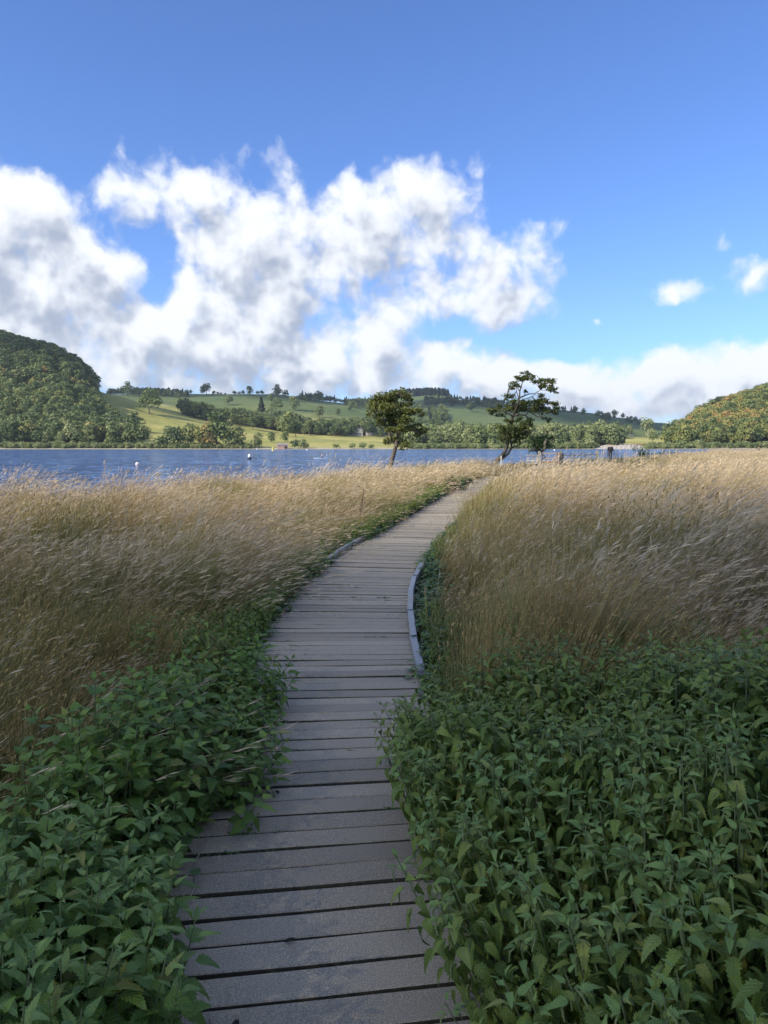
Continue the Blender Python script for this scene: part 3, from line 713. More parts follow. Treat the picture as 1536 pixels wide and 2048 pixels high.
# --- nettles
def leaf_mesh(name, mat, wid=.52, droop=.35, teeth=9, fold=.18, seed=0):
    r = random.Random(seed); V = [(0, 0, 0)]; LU = [0]; LT = [0]
    rows = []
    def prof(t): return wid * .5 * 1.62 * (min(1, t / .16) ** .7) * (1 - t) ** .78 * (1.0 - .38 * (1 - min(1, t / .3)))
    n = teeth
    def bend(y_, z_):
        a = -droop * y_ * 1.6; return y_ * math.cos(a * .5), z_ + y_ * math.sin(a * .5)
    ids = []
    for i in range(n + 1):
        t = i / n; w = prof(t) if 0 < i < n else (0.02 if i == 0 else 0)
        yv, zv = bend(t, 0); wob = .014 * math.sin(i * 2.1 + seed)
        c = len(V); V.append((0, yv, zv)); LU.append(0); LT.append(t)
        L_ = len(V); y2, z2 = bend(t, fold * w * 1.0 + wob); V.append((-w, y2, z2)); LU.append(-1); LT.append(t)
        R_ = len(V); V.append((w, y2, z2 - 2 * wob)); LU.append(1); LT.append(t)
        # notch between teeth
        if i < n:
            tn = t + .28 / n; wn = prof(max(tn, .03)) * .70; y3, z3 = bend(tn + .012, fold * wn)
            NL = len(V); V.append((-wn, y3, z3)); LU.append(-.82); LT.append(tn); NR = len(V); V.append((wn, y3, z3)); LU.append(.82); LT.append(tn)
        else: NL = NR = None
        ids.append((c, L_, R_, NL, NR))
    F_ = []
    for a, b in zip(ids, ids[1:]):
        F_ += [[a[0], a[3], a[1]], [a[0], b[0], b[1], a[3]], [a[0], a[2], a[4]], [a[0], a[4], b[2], b[0]]]
    V = V[1:]; F_ = [[q - 1 for q in f] for f in F_]
    return mesh_np(name, V, F_, mat, {'lu': LU[1:], 'lt': LT[1:], 'r': [r.random()] * len(V)}, smooth=True)
LEAF = {
 'R': [leaf_mesh('leaf', M['nettle'], .39 + .03*i, .40 + .22*i, 9, .32, i) for i in range(4)],
 'L': [leaf_mesh('leaf', M['nettle_broad'], .56 + .03*i, .15 + .16*i, 9, .26, 10+i) for i in range(4)],
 'T': [leaf_mesh('leaf', M['nettle_tip'], .36 + .04*i, .25 + .2*i, 9, .34, 30+i) for i in range(3)],
 'Y': [leaf_mesh('leaf', M['nettle_yellow'], .46, .5 + .15*i, 9, .22, 20+i) for i in range(2)]}
def nettle_layout(r, H, kind, lean):
    """stem curve and leaf placements (matrix, size, is_top)"""
    n_nodes = max(10, int(H / .036)); pts = []
    for i in range(9):
        t = i / 8; pts.append(Vector((lean[0] * t * t * H, lean[1] * t * t * H, H * t * (1 - .12 * t * (abs(lean[0]) + abs(lean[1]))))))
    def at_(t):
        f = t * 8; i = min(7, int(f)); return pts[i].lerp(pts[i+1], f - i)
    out = []; rot0 = r.uniform(0, 3.14)
    for k_ in range(n_nodes):
        t = 1 - (k_ / n_nodes) ** 1.08 * .86; p = at_(min(1, t))
        tops = k_ / n_nodes
        size = (.026 + .038 * min(1, k_ / 3.0)) * r.uniform(.85, 1.15) * (1.12 if kind == 'L' else 1.0)
        if k_ > n_nodes * .6: size *= .85
        pitch = (R(52) - min(k_, 5) * R(16.5 if kind == 'R' else 13)) + r.gauss(0, .14)
        for s in (0, 1):
            az_ = rot0 + k_ * math.pi / 2 + s * math.pi + r.gauss(0, .2)
            Mx = Matrix.Translation(p) @ Matrix.Rotation(az_, 4, 'Z') @ Matrix.Translation((0, .008 + .014 * min(1, k_ / 4), 0)) @ Matrix.Rotation(pitch + r.gauss(0, .1), 4, 'X') @ Matrix.Rotation(r.gauss(0, .25), 4, 'Y')
            out.append((Mx, size, k_))
    return pts, out
def merge_leaves(acc, leafmesh, Mx, size):
    n = len(leafmesh.vertices); co = np.empty(n * 3, np.float32); leafmesh.vertices.foreach_get('co', co); co = co.reshape(-1, 3) * size
    mat = np.array(Mx); co = co @ mat[:3, :3].T + mat[:3, 3]
    lu = np.empty(n, np.float32); leafmesh.attributes['lu'].data.foreach_get('value', lu); lt = np.empty(n, np.float32); leafmesh.attributes['lt'].data.foreach_get('value', lt)
    acc['F'] += [[acc['n'] + v for v in p.vertices] for p in leafmesh.polygons]
    acc['V'].append(co); acc['lu'].append(lu); acc['lt'].append(lt); acc['r'].append(np.full(n, random.random())); acc['n'] += n
    acc['mi'] += [0] * len(leafmesh.polygons)
def stem_into(acc, pts, r0, r1):
    mb = MB(); mb.tube(pts, [r0 + (r1 - r0) * i / (len(pts) - 1) for i in range(len(pts))], 4)
    V = np.array([tuple(v) for v in mb.V]); acc['F'] += [[acc['n'] + q for q in f] for f in mb.F]; acc['mi'] += [1] * len(mb.F)
    acc['V'].append(V); z = np.zeros(len(V)); acc['lu'].append(z); acc['lt'].append(z); acc['r'].append(z); acc['n'] += len(V)
def new_acc(): return dict(V=[], F=[], lu=[], lt=[], r=[], mi=[], n=0)
def acc_mesh(name, acc, mats):
    return mesh_np(name, np.concatenate(acc['V']), acc['F'], mats, {'lu': np.concatenate(acc['lu']), 'lt': np.concatenate(acc['lt']), 'r': np.concatenate(acc['r'])}, smooth=True, midx=acc['mi'])
def flower_tassels(r, layout, mats):
    mb = MB()
    for (Mx, size, k_) in layout:
        if 1 <= k_ <= 5:
            p = Mx.to_translation(); d = (Mx.to_3x3() @ Vector((0, 1, 0))); d.z = 0; d.normalize()
            mb.tube([p, p + d * .018 + Vector((0, 0, -.006)), p + d * .026 + Vector((r.gauss(0, .004), r.gauss(0, .004), -.032))], [.0014, .003, .0018], 4)
    return mb
def nettle_thing(seed, kind, H, lean, flower=False):
    r = random.Random(seed); pts, lay = nettle_layout(r, H, kind[0], lean)
    root = empty('nettle_plant'); low = new_acc()
    mb = MB().tube(pts, [.0038 - .0022 * i / 8 for i in range(9)], 5); mb.build('stem', M['nettle_stem'], root, True)
    for (Mx, size, k_) in lay:
        lm = LEAF['Y' if (kind == 'RY' and r.random() < .45) else ('T' if k_ <= 2 else kind[0])]; lm = lm[r.randrange(len(lm))]
        if k_ < 8:
            o = link('leaf', lm, root); o.matrix_local = Mx @ Matrix.Scale(size, 4)
        else: merge_leaves(low, lm, Mx, size)
    o = link('lower_leaves', acc_mesh('lower_leaves', low, [M['nettle' if kind[0] == 'R' else 'nettle_broad'], M['nettle_stem']]), root); o['kind'] = 'stuff'
    if flower: flower_tassels(r, lay, None).build('flower_tassels', M['nettle_flower'], root)['kind'] = 'stuff'
    return root
def nettle_proto(seed, kind, H, lean):
    r = random.Random(seed); pts, lay = nettle_layout(r, H, kind, lean); acc = new_acc(); stem_into(acc, pts, .0035, .0015)
    for (Mx, size, k_) in lay: merge_leaves(acc, LEAF[kind][r.randrange(4)], Mx, size)
    return acc_mesh('nettle', acc, [M['nettle' if kind == 'R' else 'nettle_broad'], M['nettle_stem']])
# plan positions
def bed_points(fn, box, dens):
    st = 1 / math.sqrt(dens); xs = np.arange(box[0], box[1], st); ys = np.arange(box[2], box[3], st); X_, Y_ = np.meshgrid(xs, ys)
    X_ = X_.ravel() + rng.uniform(-.45, .45, X_.size) * st; Y_ = Y_.ravel() + rng.uniform(-.45, .45, Y_.size) * st; k_ = fn(X_, Y_) & (np.abs(X_) < .62 * Y_ + .9)
    return X_[k_], Y_[k_]
def ht_R(x, y): return (.66 + .09 * np.sin(x * 5.1 + 2 * y) * np.sin(y * 4.3 + 1) + .10 * np.sin(x * 2.3 + y) + .07 * np.sin(y * 3.1)) * np.interp(x - cx(y), [HW - .15, HW + .35], [.72, 1.]) * np.interp(y, [.3, 1.2, 2.6, 3.8], [.8, 1.0, 1.07, 1.04])
def ht_L(x, y): return (.56 + .08 * np.sin(x * 3 + y * 2)) * np.interp(cx(y) - x, [HW - .15, HW + .35], [.66, 1.]) * np.interp(y, [.5, 1.5, 2.4, 2.75, 3.1, 4.9], [.85, .95, .80, .78, 1.0, .9])
XR, YR = bed_points(nettle_R, (-.1, 3.3,  .4, 3.9), 165); XL, YL = bed_points(nettle_L, (-3.2, .1, .4, 5.0), 150)
LABEL = {
 ('R', 0): 'dark green nettle with drooping toothed leaves in the bed right of the near boards',
 ('R', 1): 'dark green drooping nettle in the far half of the bed right of the boards',
 ('L', 0): 'broad-leaved green nettle in the low near bed left of the boardwalk',
 ('L', 1): 'broad-leaved green nettle in the rounded clump bulging over the left board ends'}
GRP = {('R', 0): 'nearer nettles right of the boardwalk', ('R', 1): 'farther nettles right of the boardwalk', ('L', 0): 'near nettles left of the boardwalk', ('L', 1): 'farther nettles left of the boardwalk'}
protoR = [nettle_thing(50 + i, 'R', 1.0 * .74, (0, 0), flower=(i % 3 == 0)) for i in range(8)]
protoRY = [nettle_thing(70 + i, 'RY', .76, (0, 0), flower=True) for i in range(2)]
protoL = [nettle_thing(60 + i, 'L', .60, (0, 0)) for i in range(6)]
def is_y(x, y): return patch(x, y, 1.3, 9.)
pts_all = [(x, y, 'R') for x, y in zip(XR, YR)] + [(x, y, 'L') for x, y in zip(XL, YL)]
pts_all.sort(key=lambda q: math.hypot(q[0], q[1]))
inview = [q for q in pts_all if abs(q[0]) < .54 * q[1] + .12 and q[1] > .75]
# a plant shows largest when it is near and open to view
chosen = inview[:296]; chset = set(chosen); rest = [q for q in pts_all if q not in chset]
firsts = {id(p): True for p in protoR + protoRY + protoL}
def lean_for(x, y, kind):
    l = abs(x - float(cx(y)))
    if kind == 'R': return -np.interp(l, [HW - .2, HW + .3], [.46 if y < 2.2 else .34, .05])
    return np.interp(l, [HW - .2, HW + .3], [.12 if y < 3.0 else .62, .05])
def place(root, x, y, kind, H, baseH, lab, grp, cat='nettle'):
    root.location = (x, y, float(near_h(np.array(x), np.array(y))) - .02)
    s = H / baseH
    root.scale = (s * .5 + .5, s * .5 + .5, s) if False else (max(.8, min(1.15, s)),) * 2 + (s,)
    root.rotation_euler = (rng.normal(0, .07), lean_for(x, y, kind) + rng.normal(0, .07), 0)
    root.rotation_euler.rotate_axis('Z', float(rng.uniform(0, 6.28)))
    tag(root, lab, cat, grp)
yel_done = 0
yel_labels = ['tall yellow-green flowering nettle at the near right corner of the bed', 'yellowing nettle with limp pale leaves standing proud near the right edge of the bed']
yi = 0
for (x, y, kind) in chosen:
    zone = 0 if (y < (1.9 if kind == 'R' else 2.75)) else 1
    yv = kind == 'R' and y < 2.4 and (is_y([x], [y])[0] > .20 or rng.random() < .04)
    ps = protoRY if yv else (protoR if kind == 'R' else protoL)
    fresh = [p for p in ps if firsts[id(p)]]
    if fresh: root = fresh[0]; firsts[id(root)] = False
    else: root = copy_tree(ps[rng.integers(len(ps))])
    H = float((ht_R if kind == 'R' else ht_L)(np.array(x), np.array(y))) + .25 + rng.normal(0, .028)
    if yv: place(root, x, y, kind, H + .05, .76, 'yellowish nettle with limp pale drooping leaves in the bed right of the boardwalk', 'yellowing nettles in the right bed')
    else: place(root, x, y, kind, H, .74 if kind == 'R' else .60, LABEL[(kind, zone)], GRP[(kind, zone)])
for p in protoR + protoRY + protoL:
    if firsts[id(p)]:
        for ch in list(p.children): bpy.data.objects.remove(ch)
        bpy.data.objects.remove(p)
nprot = [nettle_proto(80 + i, 'R', .74, (0, 0)) for i in range(5)] + [nettle_proto(90 + i, 'L', .60, (0, 0)) for i in range(4)]
rx_ = []; 
for (x, y, kind) in rest:
    H = float((ht_R if kind == 'R' else ht_L)(np.array(x), np.array(y))) + .27 + rng.normal(0, .05)
    k_ = rng.integers(5) if kind == 'R' else 5 + rng.integers(4)
    rx_.append((x, y, H / (.74 if kind == 'R' else .60), k_, lean_for(x, y, kind)))
# thin understorey inside the beds, so no soil shows
for fn, box, kk in ((nettle_R, (-.1, 3.3, .4, 3.9), 'R'), (nettle_L, (-3.2, .1, .4, 5.), 'L')):
    XU, YU = bed_points(fn, box, 85)
    for x, y in zip(XU, YU): rx_.append((x, y, .62 + .1 * rng.random(), rng.integers(5) if kk == 'R' else 5 + rng.integers(4), lean_for(x, y, kk)))
for _ in range(420):      # low shoots that close the beds' edges down to the boards
    y = rng.uniform(.6, 4.2); side = 1 if rng.random() < .6 else -1; q = HW + (rng.uniform(-.20, .0) if side > 0 else rng.uniform(-.10 - .10 * (y > 3.1), .08) )
    if side < 0 and 2.35 < y < 3.05: continue
    rx_.append((float(cx(y)) + side * q, y, rng.uniform(.42, .72), rng.integers(5) if side > 0 else 5 + rng.integers(4), -side * .12))
# scattered nettles along both verges further on
for _ in range(6200):
    y = 3.2 + 30 * rng.random() ** 1.5; side = 1 if rng.random() < .45 else -1; l = HW + .08 + abs(rng.normal(0, .22)); 
    x = float(cx(y)) + side * l
    pn = mnoise.noise(Vector((x * .5, y * .33, 3.3 + side)))
    if side < 0 and y < 7: pn += .4
    if side > 0 and y < 5.6: pn += .25
    if side < 0 and 24 < y < 29: pn += .5
    if side < 0 and 10.3 < y < 12.6 and l < HW + .3: continue
    if side > 0 and 5.6 < y < 9.6 and l < HW + .16: continue
    if pn < ((.02 if y < 7.2 else .30) if side > 0 else -.5): continue
    if side < 0 and y > 5: l -= .05; x = float(cx(y)) + side * l
    if (nettle_R(np.array(x), np.array(y)) or nettle_L(np.array(x), np.array(y))): continue
    rx_.append((x, y, rng.uniform(.45, .8) * (.85 if side > 0 else 1.05), rng.integers(5) if rng.random() < .5 else 5 + rng.integers(4), lean_for(x, y, 'R' if side > 0 else 'L') * .5))
for (bx_, by_, br_, n_) in ((1.5, 4.6, .35, 26), (.95, 4.9, .2, 12), (-1.35, 5.0, .35, 26), (1.9, 4.9, .4, 24), (2.6, 3.5, .6, 44), (-3.3, 8.5, .6, 12), (-2.9, 6.2, .5, 10)):
    for _ in range(n_):
        a = rng.uniform(0, 6.28); q = br_ * math.sqrt(rng.random()); rx_.append((bx_ + q * math.cos(a), by_ + q * math.sin(a) * .7, rng.uniform(.75, 1.15), rng.integers(9), 0.))
rx_ = np.array(rx_, float); n = len(rx_)
gn_scatter('nettle_growth', nprot, np.stack([rx_[:, 0], rx_[:, 1], near_h(rx_[:, 0], rx_[:, 1]) - .02], 1),
           np.stack([rng.normal(0, .08, n), rx_[:, 4] + rng.normal(0, .08, n), rng.uniform(-.6, .6, n) + 0], 1), rx_[:, 2], rx_[:, 3].astype(int),
           'dark green nettles and weeds thick along both verges', 'nettles')
# small creeping herbs at the foot of the verges and moss in the board gaps
def herb_proto(seed):
    r = random.Random(seed); acc = new_acc(); lm = leaf_mesh('herb', M['herb'], .7, .3, 4, .1, seed)
    for i in range(34):
        a = r.uniform(0, 6.28); q = .10 * math.sqrt(r.random()); z = r.uniform(.0, .16)
        Mx = Matrix.Translation((q*math.cos(a), q*math.sin(a), z)) @ Matrix.Rotation(r.uniform(0, 6.28), 4, 'Z') @ Matrix.Rotation(r.uniform(-.5, .7), 4, 'X')
        merge_leaves(acc, lm, Mx, r.uniform(.025, .05))
    return acc_mesh('herb', acc, [M['herb'], M['nettle_stem']])
hp = [herb_proto(i) for i in range(4)]; hx = []
for _ in range(5200):
    y = .6 + 33 * rng.random() ** 1.3; side = 1 if rng.random() < .3 else -1; l = HW + .04 + abs(rng.normal(0, .13))
    if (side < 0 and 10.3 < y < 12.6 or side > 0 and 5.3 < y < 9.6) and l < HW + .14: continue
    if side < 0 and y > 5: l -= .06
    hx.append((float(cx(y)) + side * l, y, rng.uniform(.8, 1.7)))
hx = np.array(hx); n = len(hx)
gn_scatter('verge_herbs', hp, np.stack([hx[:, 0], hx[:, 1], near_h(hx[:, 0], hx[:, 1]) + .1], 1), np.stack([rng.normal(0, .1, n), rng.normal(0, .1, n), rng.uniform(0, 6.28, n)], 1), hx[:, 2], rng.integers(0, 4, n), 'low leafy weeds hugging the board edges', 'weeds')
mv = []
def moss_proto(seed):
    r = random.Random(seed); acc = new_acc(); lm = leaf_mesh('moss', M['herb'], .9, .2, 2, .1, seed)
    for i in range(12):
        Mx = Matrix.Translation((r.gauss(0, .012), r.gauss(0, .003), r.uniform(-.004, .006))) @ Matrix.Rotation(r.uniform(0, 6.28), 4, 'Z') @ Matrix.Rotation(r.uniform(-.2, .9), 4, 'X')
        merge_leaves(acc, lm, Mx, r.uniform(.006, .013))
    return acc_mesh('moss', acc, [M['herb'], M['nettle_stem']])
mp = [moss_proto(i) for i in range(3)]
for (y, a) in PL:
    if not (1.3 < y < 9): continue
    yg = y + .070 * math.cos(a)
    for _ in range(34):
        off = rng.uniform(-HW, HW); pr = mnoise.noise(Vector((off * 2.2, y * 2.3, 1.7))) + (.32 if off < -.42 else 0)
        if pr < .2: continue
        mv.append((float(cx(yg)) + off * math.cos(a), yg - off * math.sin(a), -.008, rng.uniform(.7, 1.4), -a))
mv = np.array(mv); n = len(mv)
gn_scatter('gap_moss', mp, mv[:, :3], np.stack([np.zeros(n), np.zeros(n), mv[:, 4]], 1), mv[:, 3], rng.integers(0, 3, n), 'moss and tiny weeds growing in the gaps between planks', 'moss')
# fallen stalks on the boards
def stalk(pts, r_, label):
    tag(MB().tube(pts, r_, 5).build('dry_stalk', M['stake']), label, 'stalk')
stalk([(-.74, 3.02, .012), (-.745, 2.8, .010), (-.70, 2.6, .016), (-.71, 2.46, .02)], .0028, 'thin bent dry stalk lying across the left board ends')
stalk([(-.50, 1.98, .012), (-.475, 1.93, .010), (-.46, 1.87, .012)], .003, 'short dry twig at the left edge near the camera')

# ------------------------------------------------------------------ trees by the shore
def leaf_cloud(blobs, Y0, dz_depth, leaf, per, seed, aspect=.62):
    """blobs: (px, py, rx, ry) of leaf masses; each becomes a flattened cluster of little leaf sprays with its own depth"""
    r = np.random.default_rng(seed); Vs = []; RR = []
    for (bx_, by_, rx, ry) in blobs:
        D = r.normal(0, dz_depth); c = ray_pt(bx_, by_, Y0 + D); sx = rx / F * Y0; sz = ry / F * Y0; sy = sx * .8
        ns = max(5, int(rx * ry / 14)); n = int(per * rx * ry / 100)
        sub = r.normal(0, .45, (ns, 3)) * np.array([sx, sy, sz]); sub[:, 2] += .1 * sz
        pick = r.integers(0, ns, n); ss = min(sx, sz) * .42
        P = np.array(c) + sub[pick] + r.normal(0, 1, (n, 3)) * np.array([ss * 1.25, ss * 1.25, ss * .7])
        nrm = r.normal(0, 1, (n, 3)) + np.array([0, 0, .7]); nrm /= np.linalg.norm(nrm, axis=1)[:, None]
        t1 = np.cross(nrm, r.normal(0, 1, (n, 3))); t1 /= np.linalg.norm(t1, axis=1)[:, None]; t2 = np.cross(nrm, t1)
        s = leaf * r.uniform(.6, 1.3, n)[:, None]
        q = np.stack([P - t1*s*.5, P + t2*s*.5*aspect, P + t1*s*.5, P - t2*s*.5*aspect], 1); Vs.append(q.reshape(-1, 3)); RR.append(np.repeat(r.uniform(0, 1, ns)[pick] * .6 + r.uniform(0, 1, n) * .4, 4))
    V = np.concatenate(Vs); Fc = np.arange(len(V)).reshape(-1, 4); return V, Fc, np.concatenate(RR)
def shore_tree(name, label, Y0, trunks, limbs, blobs, leaf, per, seed, cmat, depth=.6, bark='bark', cat='tree', group=None):
    base = ray_pt(*trunks[0][0][:2], Y0); root = empty(name, base); tag(root, label, cat, group)
    inv = -Vector(base); rr = random.Random(seed)
    for tr in trunks:
        mb = MB(); D = [rr.gauss(0, .05) * i for i in range(len(tr))]
        mb.tube([ray_pt(p[0], p[1], Y0 + D[i] * .4) for i, p in enumerate(tr)], [p[2] / F * Y0 for p in tr], 8)
        o = mb.build('trunk', M[bark], root, True); o.location = inv
    for lb in limbs:
        mb = MB(); dd = rr.gauss(0, depth * .8); n = len(lb)
        mb.tube([ray_pt(p[0], p[1], Y0 + dd * i / (n - 1)) for i, p in enumerate(lb)], [max(.012, (lb[0][2] if len(lb[0]) > 2 else 1.6) * (1 - .75 * i / (n - 1)) / F * Y0) for i in range(n)], 6)
        o = mb.build('limb', M[bark], root, True); o.location = inv
    V, Fc, RR = leaf_cloud(blobs, Y0, depth, leaf, per, seed)
    o = link('crown', mesh_np('crown', V, Fc, M[cmat], {'r': RR}), root, inv)
    # twigs that carry the leaf masses
    mb = MB(); r2 = random.Random(seed + 1)
    hubs = [p for lb in limbs for p in lb[1:]] + [p for tr in trunks for p in tr[len(tr)//2:]]
    for (bx_, by_, rx, ry) in blobs:
        h = min(hubs, key=lambda p: (p[0]-bx_)**2 + (p[1]-by_)**2); a = ray_pt(h[0], h[1], Y0)
        for _ in range(4):
            b = ray_pt(bx_ + r2.gauss(0, rx * .5), by_ + r2.gauss(0, ry * .5), Y0 + r2.gauss(0, depth * .6)); mid = a.lerp(b, .5) + Vector((0, 0, r2.gauss(0, .05)))
            mb.tube([a, mid, b], [.022, .015, .006], 4)
    o = mb.build('twigs', M[bark], root, True); o.location = inv; o['kind'] = 'stuff'
    return root
def z6(p, s=.1302): return tuple([680 + p[0]*s, 740 + p[1]*s] + ([p[2]] if len(p) > 2 else []))
def z7(p, s=.1302): return tuple([960 + p[0]*s, 720 + p[1]*s] + ([p[2]] if len(p) > 2 else []))
def bz(f, b, s=.1302): return (*f(b[:2]), b[2]*s, b[3]*s)
shore_tree('alder_tree', 'smaller alder tree leaning right on the shore, its round windblown crown over a bare trunk', 41,
 [[z6(p) for p in ((755,1600,6.2),(770,1480,5.4),(800,1370,4.7),(830,1270,4.3),(870,1130,4.0),(895,1000,3.0),(900,900,2.0))],
  [z6(p) for p in ((880,1050,2.2),(870,850,1.8),(855,640,1.5),(860,430,1.1),(865,360,.5))]],
 [[z6(p) for p in ((850,1150,1.9),(790,1050,0),(740,960,0),(660,910,0),(600,880,0),(560,800,0))],
  [z6(p) for p in ((790,1050,1.6),(740,930,0),(700,800,0),(620,700,0),(570,620,0))],
  [z6(p) for p in ((900,1010,1.7),(960,930,0),(1050,900,0),(1160,930,0),(1250,990,0))],
  [z6(p) for p in ((870,900,1.4),(960,780,0),(1080,700,0),(1210,660,0))],
  [z6(p) for p in ((860,700,1.2),(940,560,0),(1040,480,0))],
  [z6(p) for p in ((865,760,1.2),(740,560,0),(640,450,0),(540,440,0))]],
 [bz(z6, b) for b in ((620,450,120,80),(520,470,50,40),(780,400,120,80),(790,500,100,70),(940,390,120,70),(1080,470,80,50),(960,530,90,40),(520,600,80,90),(700,600,150,90),(960,650,160,60),(1090,640,80,40),(1210,640,80,50),(1260,680,40,40),(620,820,70,70),(800,780,170,90),(980,780,130,70),(1130,870,120,50),(1230,960,80,60),(1290,940,50,40),(850,930,130,60),(750,1110,50,80),(980,1110,80,70),(1040,950,90,50),(460,690,50,45),(730,700,90,70),(880,700,100,60),(610,700,60,50),(1000,1160,60,40),(860,1080,70,60))],
 .15, 235, 11, 'crown_alder', .55)
shore_tree('alder_tree', 'taller double-stemmed alder with flat tiered crown, bent over the water left of the gate', 62,
 [[z7(p) for p in ((215,1640,5.5),(260,1550,4.8),(330,1480,4.0),(395,1390,3.5),(430,1250,3.2),(445,1130,3.0),(480,980,2.9),(500,880,2.7),(535,800,2.3),(580,690,1.7),(605,590,1.5),(612,480,1.2),(650,350,.9),(680,270,.5))],
  [z7(p) for p in ((330,1530,2.6),(440,1430,2.3),(485,1340,2.0),(475,1260,1.6),(470,1150,1.0))]],
 [[z7(p) for p in ((500,870,1.6),(450,822,0),(400,825,0),(370,866,0),(280,870,0),(190,850,0))],
  [z7(p) for p in ((515,872,1.7),(590,835,0),(700,850,0),(750,785,0),(820,830,0),(880,870,0),(950,880,0),(1020,910,0))],
  [z7(p) for p in ((612,580,1.4),(690,545,0),(760,520,0),(830,520,0),(930,460,0),(1060,470,0))],
  [z7(p) for p in ((700,600,1.0),(800,560,0),(890,505,0))], [z7(p) for p in ((612,480,1.0),(560,410,0),(450,425,0))],
  [z7(p) for p in ((600,610,.9),(560,480,0),(560,380,0))], [z7(p) for p in ((560,740,1.3),(760,700,0),(960,720,0),(1100,810,0))],
  [z7(p) for p in ((485,1350,1.2),(600,1310,0),(660,1280,0))], [z7(p) for p in ((450,1130,1.1),(560,1020,0),(680,990,0))], [z7(p) for p in ((440,1200,1.0),(360,1120,0),(300,1080,0))]],
 [bz(z7, b) for b in ((700,225,110,38),(600,270,70,38),(780,290,90,45),(660,300,110,35),(880,330,90,45),(1000,320,50,40),(1070,350,80,50),(1130,440,60,45),(1160,500,30,22),(980,410,90,35),(1080,440,60,35),(510,350,45,40),(470,430,45,35),(560,400,60,30),(690,480,60,20),(480,560,80,45),(540,620,80,45),(400,600,40,25),(350,720,120,38),(260,770,90,38),(180,820,50,32),(400,760,90,35),(500,720,100,55),(620,680,110,60),(740,650,110,55),(860,650,110,60),(940,560,60,45),(990,620,70,45),(900,740,110,50),(1080,700,90,55),(1150,780,55,45),(1180,830,25,25),(960,810,90,45),(1020,900,55,35),(1050,930,30,18),(700,760,100,40),(560,780,60,40),(330,840,110,20),
   (420,940,60,40),(330,1040,70,60),(330,1130,80,70),(400,1200,80,50),(600,920,80,45),(760,920,60,40),(690,1000,90,50),(620,1080,130,70),(700,1110,80,60),(480,1060,90,70),(520,1180,110,55),(640,1200,70,40),(540,1250,90,35),(600,1290,50,20),(350,1210,60,40),(780,1000,40,40))],
 .17, 330, 12, 'crown_alder', .7, 'bark_dark')
shore_tree('round_bush', 'dark green round bush standing behind the post left of the gate', 65,
 [[z7(p) for p in ((905,1500,1.6),(905,1430,1.4),(910,1360,1.0),(915,1300,.6))], [z7(p) for p in ((890,1470,1.0),(860,1380,.9),(820,1300,.4))], [z7(p) for p in ((915,1470,1.0),(970,1370,.9),(1030,1260,.4))]],
 [[z7(p) for p in ((905,1420,1.0),(850,1330,0),(800,1230,0))], [z7(p) for p in ((910,1400,1.0),(980,1300,0),(1080,1220,0))]],
 [bz(z7, b) for b in ((920,1230,90,60),(830,1260,80,70),(1010,1240,90,70),(1100,1200,60,30),(900,1320,120,70),(1000,1340,90,60),(820,1360,70,50),(930,1390,90,35),(790,1200,40,25),(860,1180,60,35),(1050,1310,60,40),(960,1180,60,30))],
 .15, 260, 13, 'crown_bush', .6, 'bark_dark', 'bush')

# low dark bushes on the bank behind the wire fence and by the left verge of the path
def small_bush(x, y, z, w, h, seed, label, leaf=.08, n=900, mat='crown_bush', group=None):
    r = np.random.default_rng(seed); root = empty('bank_bush', (x, y, z)); tag(root, label, 'bush', group)
    ns = 14; sub = r.normal(0, .36, (ns, 3)) * np.array([w, w * .8, h * .55]) + np.array([0, 0, h * .52]); pick = r.integers(0, ns, n)
    P = sub[pick] + r.normal(0, 1, (n, 3)) * np.array([w * .16, w * .16, h * .14]); P[:, 2] = np.clip(P[:, 2], .02, None)
    nrm = r.normal(0, 1, (n, 3)) + np.array([0, 0, .6]); nrm /= np.linalg.norm(nrm, axis=1)[:, None]
    t1 = np.cross(nrm, r.normal(0, 1, (n, 3))); t1 /= np.linalg.norm(t1, axis=1)[:, None]; t2 = np.cross(nrm, t1); s = leaf * r.uniform(.6, 1.3, n)[:, None]
    V = np.stack([P - t1*s*.5, P + t2*s*.35, P + t1*s*.5, P - t2*s*.35], 1).reshape(-1, 3)
    link('foliage', mesh_np('foliage', V, np.arange(len(V)).reshape(-1, 4), M[mat], {'r': np.repeat(r.uniform(0, 1, ns)[pick], 4)}), root)
    mb = MB()
    for s_ in sub[:8]: mb.tube([(0, 0, 0), tuple(s_ * .5), tuple(s_)], [.02 * w, .013 * w, .005], 4)
    mb.build('stems', M['bark_dark'], root); return root
small_bush(2.45, 27.0, -.2, .55, .72, 1, 'dark bramble bush at the left verge where the boardwalk narrows away', .06, 1400)
for i, (px, Y, w, h) in enumerate(((1282, 98, 1.2, 1.6), (1300, 105, 2.0, 1.0), (1320, 110, 2.4, 1.1), (1345, 118, 2.4, .9), (1368, 122, 2.8, 1.0), (1400, 128, 2.6, .7), (1465, 140, 3., .8), (1490, 142, 3., 1.), (1515, 145, 3.2, .9), (1540, 146, 3., .9))):
    x = float(px2x(px, Y)); z_ = float(near_h(np.array(x), np.array(float(Y))))
    lab = 'upright dark bush on the bank right of the standing person, behind the stakes' if i == 0 else 'low dark waterside bush in the row behind the wire fence'
    small_bush(x, Y, max(z_, -.6), w, h, 20 + i, lab, .16, 700, group=None if i == 0 else 'low dark bushes behind the wire fence')

